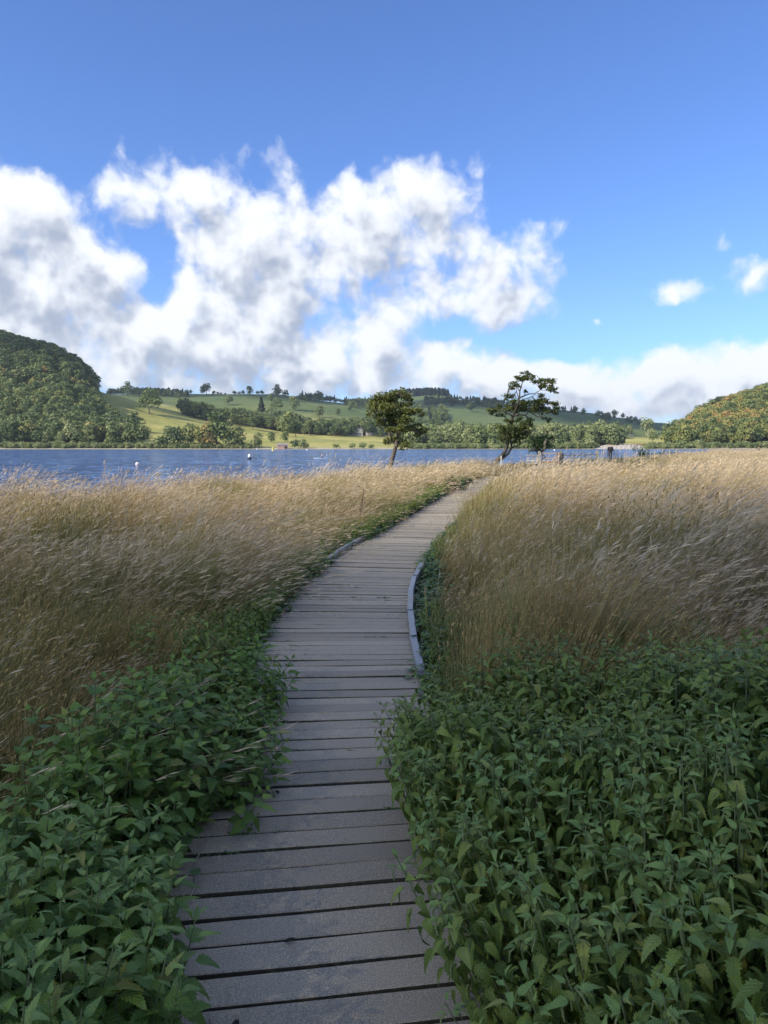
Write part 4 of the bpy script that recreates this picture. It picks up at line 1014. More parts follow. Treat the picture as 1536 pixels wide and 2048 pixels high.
# ------------------------------------------------------------------ fence, gate, stakes
def gz(x, y): return float(near_h(np.array(float(x)), np.array(float(y))))
def fence_panel(pxa, pxb, Ya, Yb, rails, label):
    """post-and-rail section; rails: heights above the ground"""
    a = Vector((float(px2x(pxa, Ya)), Ya, 0)); b = Vector((float(px2x(pxb, Yb)), Yb, 0)); a.z = gz(a.x, a.y); b.z = gz(b.x, b.y)
    root = empty('rail_fence', a); tag(root, label, 'fence')
    for k_, h in enumerate(rails):
        o = MB().bar(a + Vector((0, 0, h)), b + Vector((0, 0, h + .01 * ((k_ * 7) % 3 - 1))), .045, .11).build('rail', M['rail'], root); o.location = -Vector(a)
    L = (b - a).length; n = max(1, round(L / 1.5))
    for k_ in range(1, n):
        p = a.lerp(b, k_ / n) + Vector((0, .06, 0)); o = MB().box((p.x, p.y, p.z + rails[-1] * .5), (.08, .06, rails[-1] * 1.08)).build('upright', M['post'], root); o.location = -Vector(a)
    return a, b
Yg = 60.
ra = (.28, .50, .72, .94)
fence_panel(1051.5, 1074.5, 60, 60.4, (.22, .44, .66, .86), 'short pale four-rail fence section left of the gate')
def post(px, Y, h, w, label, mat='post'):
    x = float(px2x(px, Y)); g = gz(x, Y)
    mb = MB().box((0, 0, h / 2 - .1), (w, w, h + .2)); V = mb.V; mb.lathe([(w * .52, h), (w * .3, h + .03)], n=4)
    o = mb.build('gate_post', M[mat]); o.location = (x, Y, g); tag(o, label, 'post', None); return o
post(1076.6, 60.5, 1.17, .19, 'thick weathered post between the short rails and the brown gate')
post(1119, 60.9, 1.20, .17, 'thick weathered post on the right of the brown gate')
post(1123.2, 61.1, 1.02, .12, 'thinner post close beside the right gate post')
post(1191.5, 63.5, 1.16, .24, 'thick grey post where the long rails end and stakes begin')
# gate
xa, xb = float(px2x(1081.2, 60.7)), float(px2x(1115.5, 60.8)); g0 = gz(xa, 60.7)
gate = empty('field_gate', (xa, 60.7, g0)); tag(gate, 'brown timber field gate with diagonal braces between two posts', 'gate')
Lg = xb - xa
for h in (.14, .36, .60, 1.0): MB().bar((0, 0, h), (Lg, 0, h + .04), .04, .085 if h < 1 else .10).build('rail', M['gate'], gate)
for x_ in (.04, Lg - .06, Lg - .22): MB().box((x_, -.03, .56), (.09, .05, 1.08)).build('stile', M['gate'], gate)
MB().bar((.08, .035, .95), (Lg * .5, .035, .14), .03, .07).build('brace', M['gate'], gate); MB().bar((Lg - .1, .035, .98), (Lg * .5, .035, .14), .03, .07).build('brace', M['gate'], gate)
fence_panel(1124.5, 1190, 61.2, 63.4, (.28, .56, .84), 'long pale three-rail fence between the gate and the stakes')
# the wire fence with thin stakes, running right from the last thick post
FP = [(1194, 63.8), (1240, 67.5), (1290, 75), (1340, 88), (1400, 104), (1460, 118), (1560, 128)]
def fpt(px): Y = float(np.interp(px, [a for a, b in FP], [b for a, b in FP])); x = float(px2x(px, Y)); return Vector((x, Y, gz(x, Y)))
stake_me = None; spx = [1199, 1203.5, 1208, 1212.5, 1218.5, 1224, 1229, 1234, 1240, 1246, 1249.5, 1256, 1263, 1271, 1279, 1288.5, 1297, 1306, 1321, 1335, 1349, 1362, 1375, 1388, 1401, 1418, 1436, 1455, 1474, 1494, 1515, 1536]
rs = random.Random(5)
for i, px in enumerate(spx):
    p = fpt(px); h = rs.uniform(.98, 1.16) * (1.12 if px in (1249.5, 1288.5) else 1.); w = .08 if px < 1300 else .13
    mb = MB().tube([(0, 0, -.1), (0, 0, h * .9), (0, 0, h)], [w * .55, w * .5, w * .28], 6)
    o = mb.build('fence_stake', M['stake']); o.location = p; o.rotation_euler = (rs.gauss(0, .02), rs.gauss(0, .03), rs.random() * 3)
    if px < 1290: tag(o, 'thin pale fence stake in the close row right of the rail fence', 'stake', 'thin stakes right of the rail fence')
    else: tag(o, 'fence stake in the wide-spaced row running off to the right', 'stake', 'wide-spaced stakes at the right')
for px in (1139, 1147, 1153.5, 1160, 1167, 1174, 1181):
    Y = 66.; x = float(px2x(px, Y)); mb = MB().tube([(0, 0, -.1), (0, 0, .95), (0, 0, 1.05)], [.04, .038, .02], 6)
    o = mb.build('fence_stake', M['stake']); o.location = (x, Y, gz(x, Y) + rs.uniform(-.03, .1)); tag(o, 'slender stake standing just behind the long three-rail fence', 'stake', 'slender stakes behind the long rails')
mb = MB()
for h in (.25, .5, .75, .92):
    for a, b in zip(spx, spx[1:]): mb.tube([fpt(a) + Vector((0, 0, h)), fpt(b) + Vector((0, 0, h))], .006, 3, False)
tag(mb.build('fence_wire', M['wire']), 'thin wires strung along the row of stakes', 'wire')
for px, Y, h, w, lab in ((703, 27.5, .98, .05, 'grey waterside stake in the grass left of the smaller alder'), (737, 29., .93, .022, 'thin waterside stake just left of the smaller alder'), (548, 23.5, 1.02, .018, 'thin dark stake in the shore grass left of the paddler'), (1001, 58, .9, .05, 'short white post at the foot of the taller alder')):
    x = float(px2x(px, Y)); mb = MB().tube([(0, 0, -.2), (0, 0, h * .95), (0, 0, h)], [w, w, w * .6], 7); o = mb.build('shore_stake', M['rail' if px == 1001 else 'post']); o.location = (x, Y, gz(x, Y)); tag(o, lab, 'stake')
# wire from the white post towards the left alder
mb = MB(); pts = []
for i in range(11):
    t = i / 10; px = 1000 - t * 180; Y = 58 - t * 20; x = float(px2x(px, Y)); pts.append((x, Y, WATER_Z + .95 + .1 * (1 - t) - .12 * math.sin(math.pi * t)))
mb.tube(pts, .006, 3, False); tag(mb.build('shore_wire', M['wire']), 'slack wire running left from the white post by the water', 'wire')

# ------------------------------------------------------------------ people
def skin_fig(name, verts, edges, radii, mat, parent, sub=1):
    me = bpy.data.meshes.new(name); me.from_pydata(verts, edges, []); me.materials.append(mat)
    o = link(name, me, parent); md = o.modifiers.new('skin', 'SKIN'); md.use_smooth_shade = True
    sk = me.skin_vertices[0].data if me.skin_vertices else None
    if sk is None:
        bm = bmesh.new(); bm.from_mesh(me); bm.verts.layers.skin.verify(); bm.to_mesh(me); bm.free(); sk = me.skin_vertices[0].data
    for i, r_ in enumerate(radii): sk[i].radius = (r_, r_) if not hasattr(r_, '__len__') else r_
    sk[0].use_root = True
    s = o.modifiers.new('subdiv', 'SUBSURF'); s.levels = s.render_levels = sub; return o
SKINM = simple('skin', (.48, .30, .22), .55); COAT = simple('black_coat', (.02, .02, .025), .8); JEANS = simple('dark_trousers', (.03, .035, .05), .85); HAIR = simple('brown_hair', (.04, .025, .015), .7)
VEST = simple('pale_vest', (.55, .58, .62), .7); WET = simple('black_wetsuit', (.015, .015, .02), .5)
def standing(x, y, z, rz, label, coat, trousers):
    root = empty('person', (x, y, z), rz); tag(root, label, 'person')
    V = [(0,0,.95),(0,0,1.15),(0,0,1.38),(0,0,1.50),(0,-.01,1.56),(0,-.02,1.66),(0,-.01,1.76),
         (-.17,0,1.42),(-.24,.01,1.15),(-.22,-.10,.92),(.17,0,1.42),(.24,.01,1.15),(.22,-.10,.92),
         (-.09,0,.88),(-.10,.01,.48),(-.10,.03,.08),(-.11,-.12,.03),(.09,0,.88),(.10,.01,.48),(.10,.03,.08),(.11,-.12,.03)]
    E = [(0,1),(1,2),(2,3),(3,4),(4,5),(5,6),(2,7),(7,8),(8,9),(2,10),(10,11),(11,12),(0,13),(13,14),(14,15),(15,16),(0,17),(17,18),(18,19),(19,20)]
    Rr = [(.15,.11),(.14,.1),(.16,.11),.07,.06,(.085,.10),.07,.07,.05,.035,.07,.05,.035,.09,.06,.045,.04,.09,.06,.045,.04]
    skin_fig('body', V, E, Rr, SKINM, root)
    V2 = [(0,0,.82),(0,0,1.0),(0,0,1.2),(0,0,1.40),(0,0,1.47),(-.19,0,1.41),(-.27,.01,1.15),(-.23,-.12,.96),(.19,0,1.41),(.27,.01,1.15),(.23,-.12,.96)]
    skin_fig('coat', V2, [(0,1),(1,2),(2,3),(3,4),(3,5),(5,6),(6,7),(3,8),(8,9),(9,10)], [(.21,.16),(.20,.155),(.20,.15),(.2,.14),.09,.10,.08,.06,.10,.08,.06], coat, root)
    V3 = [(0,0,.88),(-.10,0,.80),(-.11,.01,.48),(-.11,.03,.12),(.10,0,.80),(.11,.01,.48),(.11,.03,.12)]
    skin_fig('trousers', V3, [(0,1),(1,2),(2,3),(0,4),(4,5),(5,6)], [(.17,.13),.11,.085,.07,.11,.085,.07], trousers, root)
    skin_fig('hair', [(0,.03,1.68),(0,.0,1.77)], [(0,1)], [.095,.08], HAIR, root); return root
px, Y = 1217.5, 78; x = float(px2x(px, Y)); standing(x, Y, gz(x, Y) + .05, 2.6, 'person in a black coat standing behind the thin stakes, near the water', COAT, JEANS)
px, Y = 1512, 112; x = float(px2x(px, Y)); standing(x, Y, gz(x, Y) - .35, .4, 'person in dark clothes by the fence at the far right edge', simple('dark_jacket', (.03, .03, .028), .85), JEANS)
# paddler kneeling on a long pale board
px, Y = 645, 153; x = float(px2x(643, Y))
board = bpy.data.meshes.new('paddle_board'); bm = bmesh.new()
ring_t, ring_b = [], []
for i in range(28):
    a = 2 * math.pi * i / 28; ca, sa = math.cos(a), math.sin(a); xx = 1.6 * math.copysign(abs(ca) ** .85, ca); yy = .38 * math.copysign(abs(sa) ** .75, sa); rk = .10 * max(0, abs(xx) / 1.6 - .6) ** 1.2
    ring_t.append(bm.verts.new((xx, yy, .10 + rk))); ring_b.append(bm.verts.new((xx * .97, yy * .9, 0 + rk)))
bm.faces.new(ring_t); bm.faces.new(ring_b[::-1])
for i in range(28): j = (i + 1) % 28; bm.faces.new((ring_b[i], ring_b[j], ring_t[j], ring_t[i]))
bmesh.ops.recalc_face_normals(bm, faces=bm.faces); bm.to_mesh(board); bm.free(); board.materials.append(simple('pale_board', (.72, .80, .84), .35))
bo = link('paddle_board', board, None, (x, Y, WATER_Z + .02)); tag(bo, 'long pale paddle board lying low on the lake under the paddler', 'paddle board'); bo.rotation_euler = (0, 0, .06)
pr = empty('person', (x + .1, Y, WATER_Z + .13), 0); tag(pr, 'person in dark clothes and pale vest kneeling on the paddle board, leaning forward', 'person')
V = [(0,0,.22),(.06,0,.42),(.12,0,.62),(.15,0,.70),(.19,0,.80),(.2,0,.88),(.12,-.17,.62),(.30,-.2,.48),(.48,-.12,.5),(.12,.17,.62),(.32,.18,.52),(.52,.05,.62),(.1,-.12,.16),(.32,-.14,.06),(-.05,-.13,.05),(-.2,-.13,.05),(.1,.12,.16),(.32,.14,.06),(-.05,.13,.05),(-.2,.13,.05)]
E = [(0,1),(1,2),(2,3),(3,4),(4,5),(2,6),(6,7),(7,8),(2,9),(9,10),(10,11),(0,12),(12,13),(13,14),(14,15),(0,16),(16,17),(17,18),(18,19)]
skin_fig('body', V, E, [(.15,.14),(.13,.12),(.15,.12),.06,.09,.07,.06,.045,.035,.06,.045,.035,.09,.07,.055,.04,.09,.07,.055,.04], SKINM, pr)
skin_fig('wetsuit', [(0,0,.2),(.03,0,.32),(.12,-.13,.16),(.33,-.15,.07),(-.06,-.14,.06),(.12,.13,.16),(.33,.15,.07),(-.06,.14,.06)], [(0,1),(0,2),(2,3),(3,4),(0,5),(5,6),(6,7)], [(.18,.17),(.16,.15),.11,.085,.07,.11,.085,.07], WET, pr)
skin_fig('vest', [(.04,0,.36),(.09,0,.5),(.13,0,.64)], [(0,1),(1,2)], [(.17,.16),(.18,.16),(.16,.13)], VEST, pr)
skin_fig('hair', [(.17,0,.84),(.18,0,.92)], [(0,1)], [.1,.09], HAIR, pr)
pd = empty('paddle', (x + .1, Y, WATER_Z + .13)); tag(pd, 'paddle held across by the kneeling person, blade to the right', 'paddle')
MB().tube([(.2,-.35,.35),(.5,-.1,.52),(1.0,.35,.72)], .022, 6).build('shaft', COAT, pd); MB().lathe([(.02,-.2),(.10,-.08),(.11,.08),(.03,.2)], n=8).build('blade', VEST, pd).location = (1.02, .37, .62); pd.children[1].scale = (1, .3, 1)
# buoys
white = simple('buoy_white', (.80, .82, .82), .35); blk = simple('buoy_black', (.015, .015, .02), .4); yl = simple('buoy_yellow', (.75, .62, .18), .4)
def at_water(px, py):
    d = ray_pt(px, py, 1.) - Vector((0, 0, EYE)); return Vector((0, 0, EYE)) + d * ((WATER_Z - EYE) / d.z)
p = at_water(499, 918.5); b = empty('marker_buoy', p); tag(b, 'white marker buoy with a black base, farther left of the paddler', 'buoy')
MB().lathe([(.36,-.2),(.40,.0),(.38,.25),(.33,.36)]).build('base', blk, b, True); MB().lathe([(.32,.362),(.27,.6),(.20,.92),(.16,1.0),(.06,1.04)]).build('top', white, b, True); MB().tube([(.38,0,.25),(.8,.1,.3),(1.5,.2,.05)],.05,6).build('mooring_arm', blk, b)
p = at_water(275, 929.5); b = MB().lathe([(.10,-.15),(.24,-.08),(.30,.06),(.27,.22),(.15,.34),(.05,.37)]).build('mooring_buoy', simple('buoy_pink', (.78,.66,.60), .4), None, True); b.location = p; tag(b, 'round off-white mooring buoy alone at left just above the grass', 'buoy')
p = at_water(546, 901.3); b = empty('marker_buoy', p); tag(b, 'pale yellow cone buoy on the water in front of the boathouse', 'buoy')
MB().lathe([(.65,-.2),(.7,.3),(.5,.5)]).build('base', yl, b, True); MB().lathe([(.48,.502),(.22,1.6),(.05,1.9)]).build('cone', yl, b, True)
for px, py, lab in ((514, 898.9, 'tiny white float near the far shore left of the boathouse'), (614, 900.6, 'tiny white float near the far shore right of the boathouse'), (1109, 901, 'tiny white float beyond the gate near the far shore')):
    p = at_water(px, py); b = MB().lathe([(.2,-.2),(.42,0),(.40,.35),(.15,.6)]).build('float', white, None, True); b.location = p; tag(b, lab, 'buoy')

# ------------------------------------------------------------------ far buildings
stone = simple('grey_stone', (.36, .33, .31), .85, .1, .25, 1.2, .2); slate = simple('slate', (.14, .14, .155), .6, .3, .2, 2.); glassm = simple('window_glass', (.02, .025, .03), .15, .6); wframe = simple('window_frame', (.75, .74, .70), .6)
brick = simple('pink_brick', (.42, .27, .22), .85, .1, .2, 1.5, .2)
def hip_roof(w, d, z, h, over=.35):
    x, y_ = w/2+over, d/2+over; r_ = max(.2, w/2-d/2)
    V = [(-x,-y_,z),(x,-y_,z),(x,y_,z),(-x,y_,z),(-r_,0,z+h),(r_,0,z+h)]; return V, [[0,1,5,4],[1,2,5],[2,3,4,5],[3,0,4],[3,2,1,0]]
Yh = find_Y(714, 871, 560); hx0 = float(px2x(714.5, Yh)); hz0 = float(far_h(hx0, Yh)); s = Yh / F
W_, H_ = 25 * s, 12.0 * s
house = empty('country_house', (hx0, Yh, hz0), -.1); tag(house, 'grey stone country house with rows of windows at the foot of the far pasture', 'house')
MB().box((0, 0, H_/2 - .6), (W_, W_*.6, H_ + 1.2)).build('wall', stone, house)
V, F_ = hip_roof(W_, W_*.6, H_, 2.2 * s + .6); rf = link('roof', mesh_np('roof', V, F_, slate), house)
for x_ in (-.33, .33): MB().box((W_*x_, 0, H_ + 2.2*s + .8), (1.1, .8, 2.2)).build('chimney', stone, rf)
for zz, hh in ((.27, .30), (.70, .27)):
    for k_ in range(6):
        x_ = (-.42 + .168 * k_) * W_
        wn = MB().box((x_, -W_*.3 - .06, H_*zz), (W_*.075, .12, H_*hh)).build('window', wframe, house); MB().box((x_, -W_*.3 - .13, H_*zz), (W_*.058, .03, H_*hh*.88)).build('pane', glassm, wn)
dr = MB().box((-.30*W_ + W_*.05, -W_*.3 - .08, H_*.17), (W_*.06, .14, H_*.34)).build('door', wframe, house)
MB().box((W_*.95, 1., 1.4), (W_*.5, W_*.4, 2.8 + 1.)).build('side_wing', stone, house)
# boathouse
Yb = 503.; bx0 = float(px2x(567, Yb)); s = Yb / F
bh = empty('boathouse', (bx0, Yb, WATER_Z), .18); tag(bh, 'small pinkish brick boathouse with a shallow roof at the water edge', 'boathouse')
w, h = 21*s, 8.6*s; MB().box((0, 2.2, h/2 - .4), (w, 4.6, h + .8)).build('wall', brick, bh)
V = [(-w/2-.4,-.4,h),(w/2+.4,-.4,h),(w/2+.4,4.9,h),(-w/2-.4,4.9,h),(-w/2-.4,2.2,h+1.),(w/2+.4,2.2,h+1.)]
link('roof', mesh_np('roof', V, [[0,1,5,4],[2,3,4,5],[0,4,3],[1,2,5],[3,2,1,0]], simple('boathouse_roof', (.30,.26,.24), .8)), bh)
MB().box((w*.30, -.12, h*.36), (w*.24, .08, h*.66)).build('boat_door', blk, bh)
for x_ in (-.3, 0.): f = MB().box((x_*w, -.12, h*.58), (.8, .06, .7)).build('window', wframe, bh); MB().box((x_*w, -.165, h*.58), (.6, .02, .5)).build('pane', glassm, f)
# white cottage and van among the trees at right
def cottage(px, py, wpx, hpx, label, lo=520):
    Y = find_Y(px, py, lo); s = Y / F; x = float(px2x(px, Y)); z = float(far_h(x, Y)); w, h = wpx*s, hpx*s
    r0 = empty('cottage', (x, Y, z), .1); tag(r0, label, 'cottage'); MB().box((0, 0, h/2 - .3), (w, w*.5, h + .6)).build('wall', wframe, r0)
    V, F_ = hip_roof(w, w*.5, h, w*.22); link('roof', mesh_np('roof', V, F_, slate), r0)
    for k_ in (-.3, 0, .3): f = MB().box((k_*w, -w*.25-.05, h*.5), (w*.12, .1, h*.36)).build('window', wframe, r0); MB().box((k_*w, -w*.25-.12, h*.5), (w*.09, .03, h*.3)).build('pane', glassm, f)
cottage(1257.5, 872, 9, 3.6, 'low white cottage between the trees above the stony beach')
cottage(1331, 846, 6, 3, 'tiny white farmhouse on the distant skyline at right', 1500)
# telegraph pole at right
pY = 512.; x = float(px2x(1291, pY)); z = float(far_h(x, pY)); tp = empty('utility_pole', (x, pY, z)); tag(tp, 'pale utility pole standing on the far bank right of the beach', 'pole')
MB().tube([(0,0,-.5),(0,0,11)], [.22,.15], 7).build('pole', M['stake'], tp); MB().box((0,0,10.4),(1.8,.12,.14)).build('crossarm', M['stake'], tp)
# stony beach
V = []; Fb = []
pxs = np.arange(1188, 1290, 4)
for i, px in enumerate(pxs):
    e = math.sin(math.pi * i / (len(pxs) - 1)) ** .4
    for j, (Y, up) in enumerate(((500, -1.25), (507, -.2), (514, 1.2 * e), (522, 2.6 * e), (526, 2.2 * e))): V.append((float(px2x(px, Y)), Y, up + EYE * 0 + (-.3 if j else 0) + .18 * math.sin(px * .9 + j)))
for i in range(len(pxs) - 1):
    for j in range(4): Fb.append([i*5+j, i*5+5+j, i*5+6+j, i*5+1+j])
tag(link('stony_beach', mesh_np('stony_beach', V, Fb, simple('beach_stones', (.46, .41, .35), .9, .1, .3, .8, .5))), 'pale stony beach on the far shore below bracken', kind='structure')

# ------------------------------------------------------------------ far trees
def crown_geo(seed, H, W, lobes, n, leaf, shape='round', cz=.58):
    r = np.random.default_rng(seed)
    if shape == 'cone':
        t = r.uniform(0, 1, n) ** .75; a = r.uniform(0, 6.283, n); rad = W * .5 * (1 - t) * r.uniform(.55, 1.05, n) * (1 + .25 * np.sin(t * 40)); P = np.stack([rad*np.cos(a), rad*np.sin(a), H*(.08 + .92*t)], 1)
        nrm = np.stack([np.cos(a), np.sin(a), np.full(n, .5)], 1) + r.normal(0, .4, (n, 3)); hue = t
    else:
        L = r.normal(0, 1, (lobes, 3)); L /= np.linalg.norm(L, axis=1)[:, None]; rr = r.uniform(.25, 1., lobes)[:, None] ** .6
        C = L * rr * np.array([W*.33, W*.33, H*.34]) + np.array([0, 0, H*cz]); S = r.uniform(.17, .30, lobes) * W
        C[0] = (0, 0, H*cz); S[0] = W*.34
        k_ = r.integers(0, lobes, n); d = r.normal(0, 1, (n, 3)); d /= np.linalg.norm(d, axis=1)[:, None]; d[:, 2] = np.where(d[:, 2] < -.35, -d[:, 2], d[:, 2])
        P = C[k_] + d * S[k_][:, None] * r.uniform(.78, 1.05, n)[:, None] * np.array([1, 1, .85]); P[:, 2] = np.maximum(P[:, 2], H*.06)
        nrm = d + r.normal(0, .45, (n, 3)); hue = r.uniform(0, 1, lobes)[k_]
    nrm /= np.linalg.norm(nrm, axis=1)[:, None]; t1 = np.cross(nrm, r.normal(0, 1, (n, 3))); t1 /= np.linalg.norm(t1, axis=1)[:, None]; t2 = np.cross(nrm, t1)
    s = leaf * r.uniform(.6, 1.35, n)[:, None]
    V = np.stack([P - t1*s*.5 - t2*s*.2, P + t2*s*.45, P + t1*s*.55 + t2*s*.1, P - t2*s*.5 + t1*s*.1], 1).reshape(-1, 3)
    return V, np.arange(n*4).reshape(-1, 4), np.repeat(hue * .7 + r.uniform(0, .3, n), 4)
def trunk_geo(H, W, seed):
    r = random.Random(seed); mb = MB(); mb.tube([(0,0,-.8),(0,0,H*.2),(r.gauss(0,.2),0,H*.6)], [H*.03, H*.022, H*.008], 5)
    for k_ in range(3): a = r.uniform(0, 6.28); mb.tube([(0,0,H*.22),(math.cos(a)*W*.18, math.sin(a)*W*.18, H*.42),(math.cos(a)*W*.3, math.sin(a)*W*.3, H*.62)], [H*.014, H*.009, H*.004], 4)
    return mb
KIND = {'round': (12, 12, 16, 620, 1.05, 'round'), 'tall': (15, 9.5, 15, 620, 1.0, 'round'), 'low': (7, 8.5, 12, 380, .9, 'round'), 'cone': (14, 8.0, 0, 460, 1.2, 'cone')}
MESH = {}
def tree_meshes(kind, cm, v):
    key = (kind, cm, v)
    if key not in MESH:
        H, W, lb, n, lf, shp = KIND[kind]; V, Fc, hu = crown_geo(hash((kind, v)) % 9999 if False else (len(kind) * 31 + v * 7 + ord(kind[0])), H, W, lb, n, lf, shp, .42 if kind == 'low' else .50)
        MESH[key] = (mesh_np('crown', V, Fc, M[cm], {'r': hu}), mesh_np('trunk', [tuple(q) for q in trunk_geo(H, W, v).V], trunk_geo(H, W, v).F, M['bark']))
    return MESH[key]
def joined_proto(kind, cm, v):
    c, t = tree_meshes(kind, cm, v); nv = len(c.vertices); co = np.empty(nv*3, np.float32); c.vertices.foreach_get('co', co); hu = np.empty(nv, np.float32); c.attributes['r'].data.foreach_get('value', hu)
    nt = len(t.vertices); ct = np.empty(nt*3, np.float32); t.vertices.foreach_get('co', ct)
    Fc = [list(p.vertices) for p in c.polygons] + [[nv + q for q in p.vertices] for p in t.polygons]
    return mesh_np('tree', np.concatenate([co.reshape(-1, 3), ct.reshape(-1, 3)]), Fc, [M[cm], M['bark']], {'r': np.concatenate([hu, np.zeros(nt)])}, midx=[0]*len(c.polygons) + [1]*len(t.polygons))
def wood(name, protos, P, sc, pick, label):
    P = np.array(P); n = len(P); gn_scatter(name, protos, P, np.stack([rng.normal(0,.05,n), rng.normal(0,.05,n), rng.uniform(0,6.28,n)], 1), sc, pick, label, 'wood')
def sample(n, pxr, Yr, ok=lambda px, Y: True):
    px = rng.uniform(*pxr, n); Y = np.sqrt(rng.uniform(Yr[0]**2, Yr[1]**2, n)); k_ = np.array([ok(a, b) for a, b in zip(px, Y)])
    px, Y = px[k_], Y[k_]; x = px2x(px, Y); return np.stack([x, Y, far_h(x, Y) - .4], 1)
def edgeL(px, Y): return px < np.interp(Y, [505, 530, 560, 600, 660, 720, 800, 1000], [300, 290, 262, 235, 208, 200, 196, 190])
P = sample(5200, (-420, 300), (520, 860), edgeL); n = len(P)
wood('left_wood', [joined_proto('round', 'crown_mixed', i) for i in range(4)] + [joined_proto('tall', 'crown_mixed', i) for i in range(3)] + [joined_proto('round', 'crown_bright', i) for i in range(2)] + [joined_proto('round', 'crown_autumn', 0)], P, rng.uniform(.65, 1.4, n), np.where((P[:, 1] < 585) & (rng.random(n) < .35), 7 + rng.integers(0, 2, n), np.where(rng.random(n) < .05, 9, rng.integers(0, 7, n))), 'dense mixed wood covering the steep hill at the left')
def edgeR(px, Y): return px > np.interp(Y, [505, 560, 640, 760, 900], [1318, 1330, 1352, 1375, 1390])
P = sample(3600, (1318, 2000), (528, 880), edgeR); n = len(P)
wood('right_wood', [joined_proto('round', 'crown_autumn', i) for i in range(4)] + [joined_proto('tall', 'crown_mixed', i) for i in range(2)], P, rng.uniform(.65, 1.35, n), np.where(rng.random(n) < .78, rng.integers(0, 4, n), rng.integers(4, 6, n)), 'autumn-tinted wood covering the hill at the right edge')
# woods at the foot of and on the far hills, seen as picture rows -> real depths
def band(n, pts, jit, lo=600):
    out = []
    for _ in range(n):
        t = rng.random() * (len(pts) - 1); i = int(t); f = t - i; px = pts[i][0]*(1-f) + pts[i+1][0]*f; py = pts[i][1]*(1-f) + pts[i+1][1]*f + rng.normal(0, jit)
        Y = find_Y(px, py, lo) + rng.normal(0, 8); x = float(px2x(px, Y)); out.append((x, Y, float(far_h(x, Y)) - .4))
    return out
B = band(230, [(372,832),(400,842),(480,848),(560,850),(600,858)], 2.5, 800) + band(420, [(480,850),(560,862),(640,868),(700,866),(740,864),(830,872)], 2.8, 820) + band(330, [(740,850),(850,862),(900,868),(960,872),(1060,872),(1160,872),(1260,868)], 3.2, 820)
P = np.array(B); n = len(P)
wood('valley_wood', [joined_proto('round', 'crown_mixed', i) for i in range(4)] + [joined_proto('tall', 'crown_mixed', i) for i in range(3)] + [joined_proto('cone', 'crown_dark', i) for i in range(2)], P, rng.uniform(.75, 1.35, n), np.where(rng.random(n) < .93, rng.integers(0, 7, n), rng.integers(7, 9, n)), 'dark belt of mixed wood along the foot of the far hills')
B = band(150, [(222,782),(300,790),(380,795)], 2.0, 1000) + band(300, [(690,806),(740,812),(790,822),(840,828)], 5.0, 1000) + band(230, [(850,806),(900,806),(960,808),(990,814),(1000,820)], 4.0, 1100) + band(90, [(855,830),(890,834),(880,842)], 5, 1000) + band(60, [(1000,812),(1060,820),(1140,826),(1200,838),(1290,850)], 1.5, 1200) + band(40, [(600,800),(690,806)], 1.5, 1200)
P = np.array(B); n = len(P)
wood('upland_wood', [joined_proto('round', 'crown_mixed', i) for i in range(4)] + [joined_proto('cone', 'crown_dark', i) for i in range(2)] + [joined_proto('low', 'crown_mixed', i) for i in range(3)], P, rng.uniform(.7, 1.15, n), np.where(rng.random(n) < .66, rng.integers(0, 4, n), rng.integers(4, 9, n)), 'dark woods and copses on the far upland ridge')
P = sample(620, (786, 896), (1930, 2080)); n = len(P)
wood('conifer_plantation', [joined_proto('cone', 'crown_dark', i) for i in range(3)], P, rng.uniform(.85, 1.5, n), rng.integers(0, 3, n), 'dark even-topped conifer plantation on the highest ridge')
# dense shoreline scrub
P = np.concatenate([sample(620, (-420, 305), (505, 516)), sample(500, (1285, 2000), (504, 518)), sample(150, (305, 500), (505, 514)), sample(420, (820, 1190), (505, 520))]); n = len(P)
wood('shore_scrub', [joined_proto('low', 'crown_bright', i) for i in range(3)] + [joined_proto('low', 'crown_mixed', i) for i in range(2)], P, rng.uniform(.40, .72, n), rng.integers(0, 5, n), 'low willow scrub fringing the far waterline')
P = sample(760, (800, 1235), (520, 575), lambda a, b: rng.random() < (1. if a < 1130 else .55)); n = len(P)
wood('far_shore_wood', [joined_proto('round', 'crown_bright', i) for i in range(4)] + [joined_proto('tall', 'crown_bright', i) for i in range(2)] + [joined_proto('round', 'crown_mixed', i) for i in range(2)], P, rng.uniform(.8, 1.35, n), rng.integers(0, 8, n), 'sunlit willows crowding the flat far shore behind the alders')

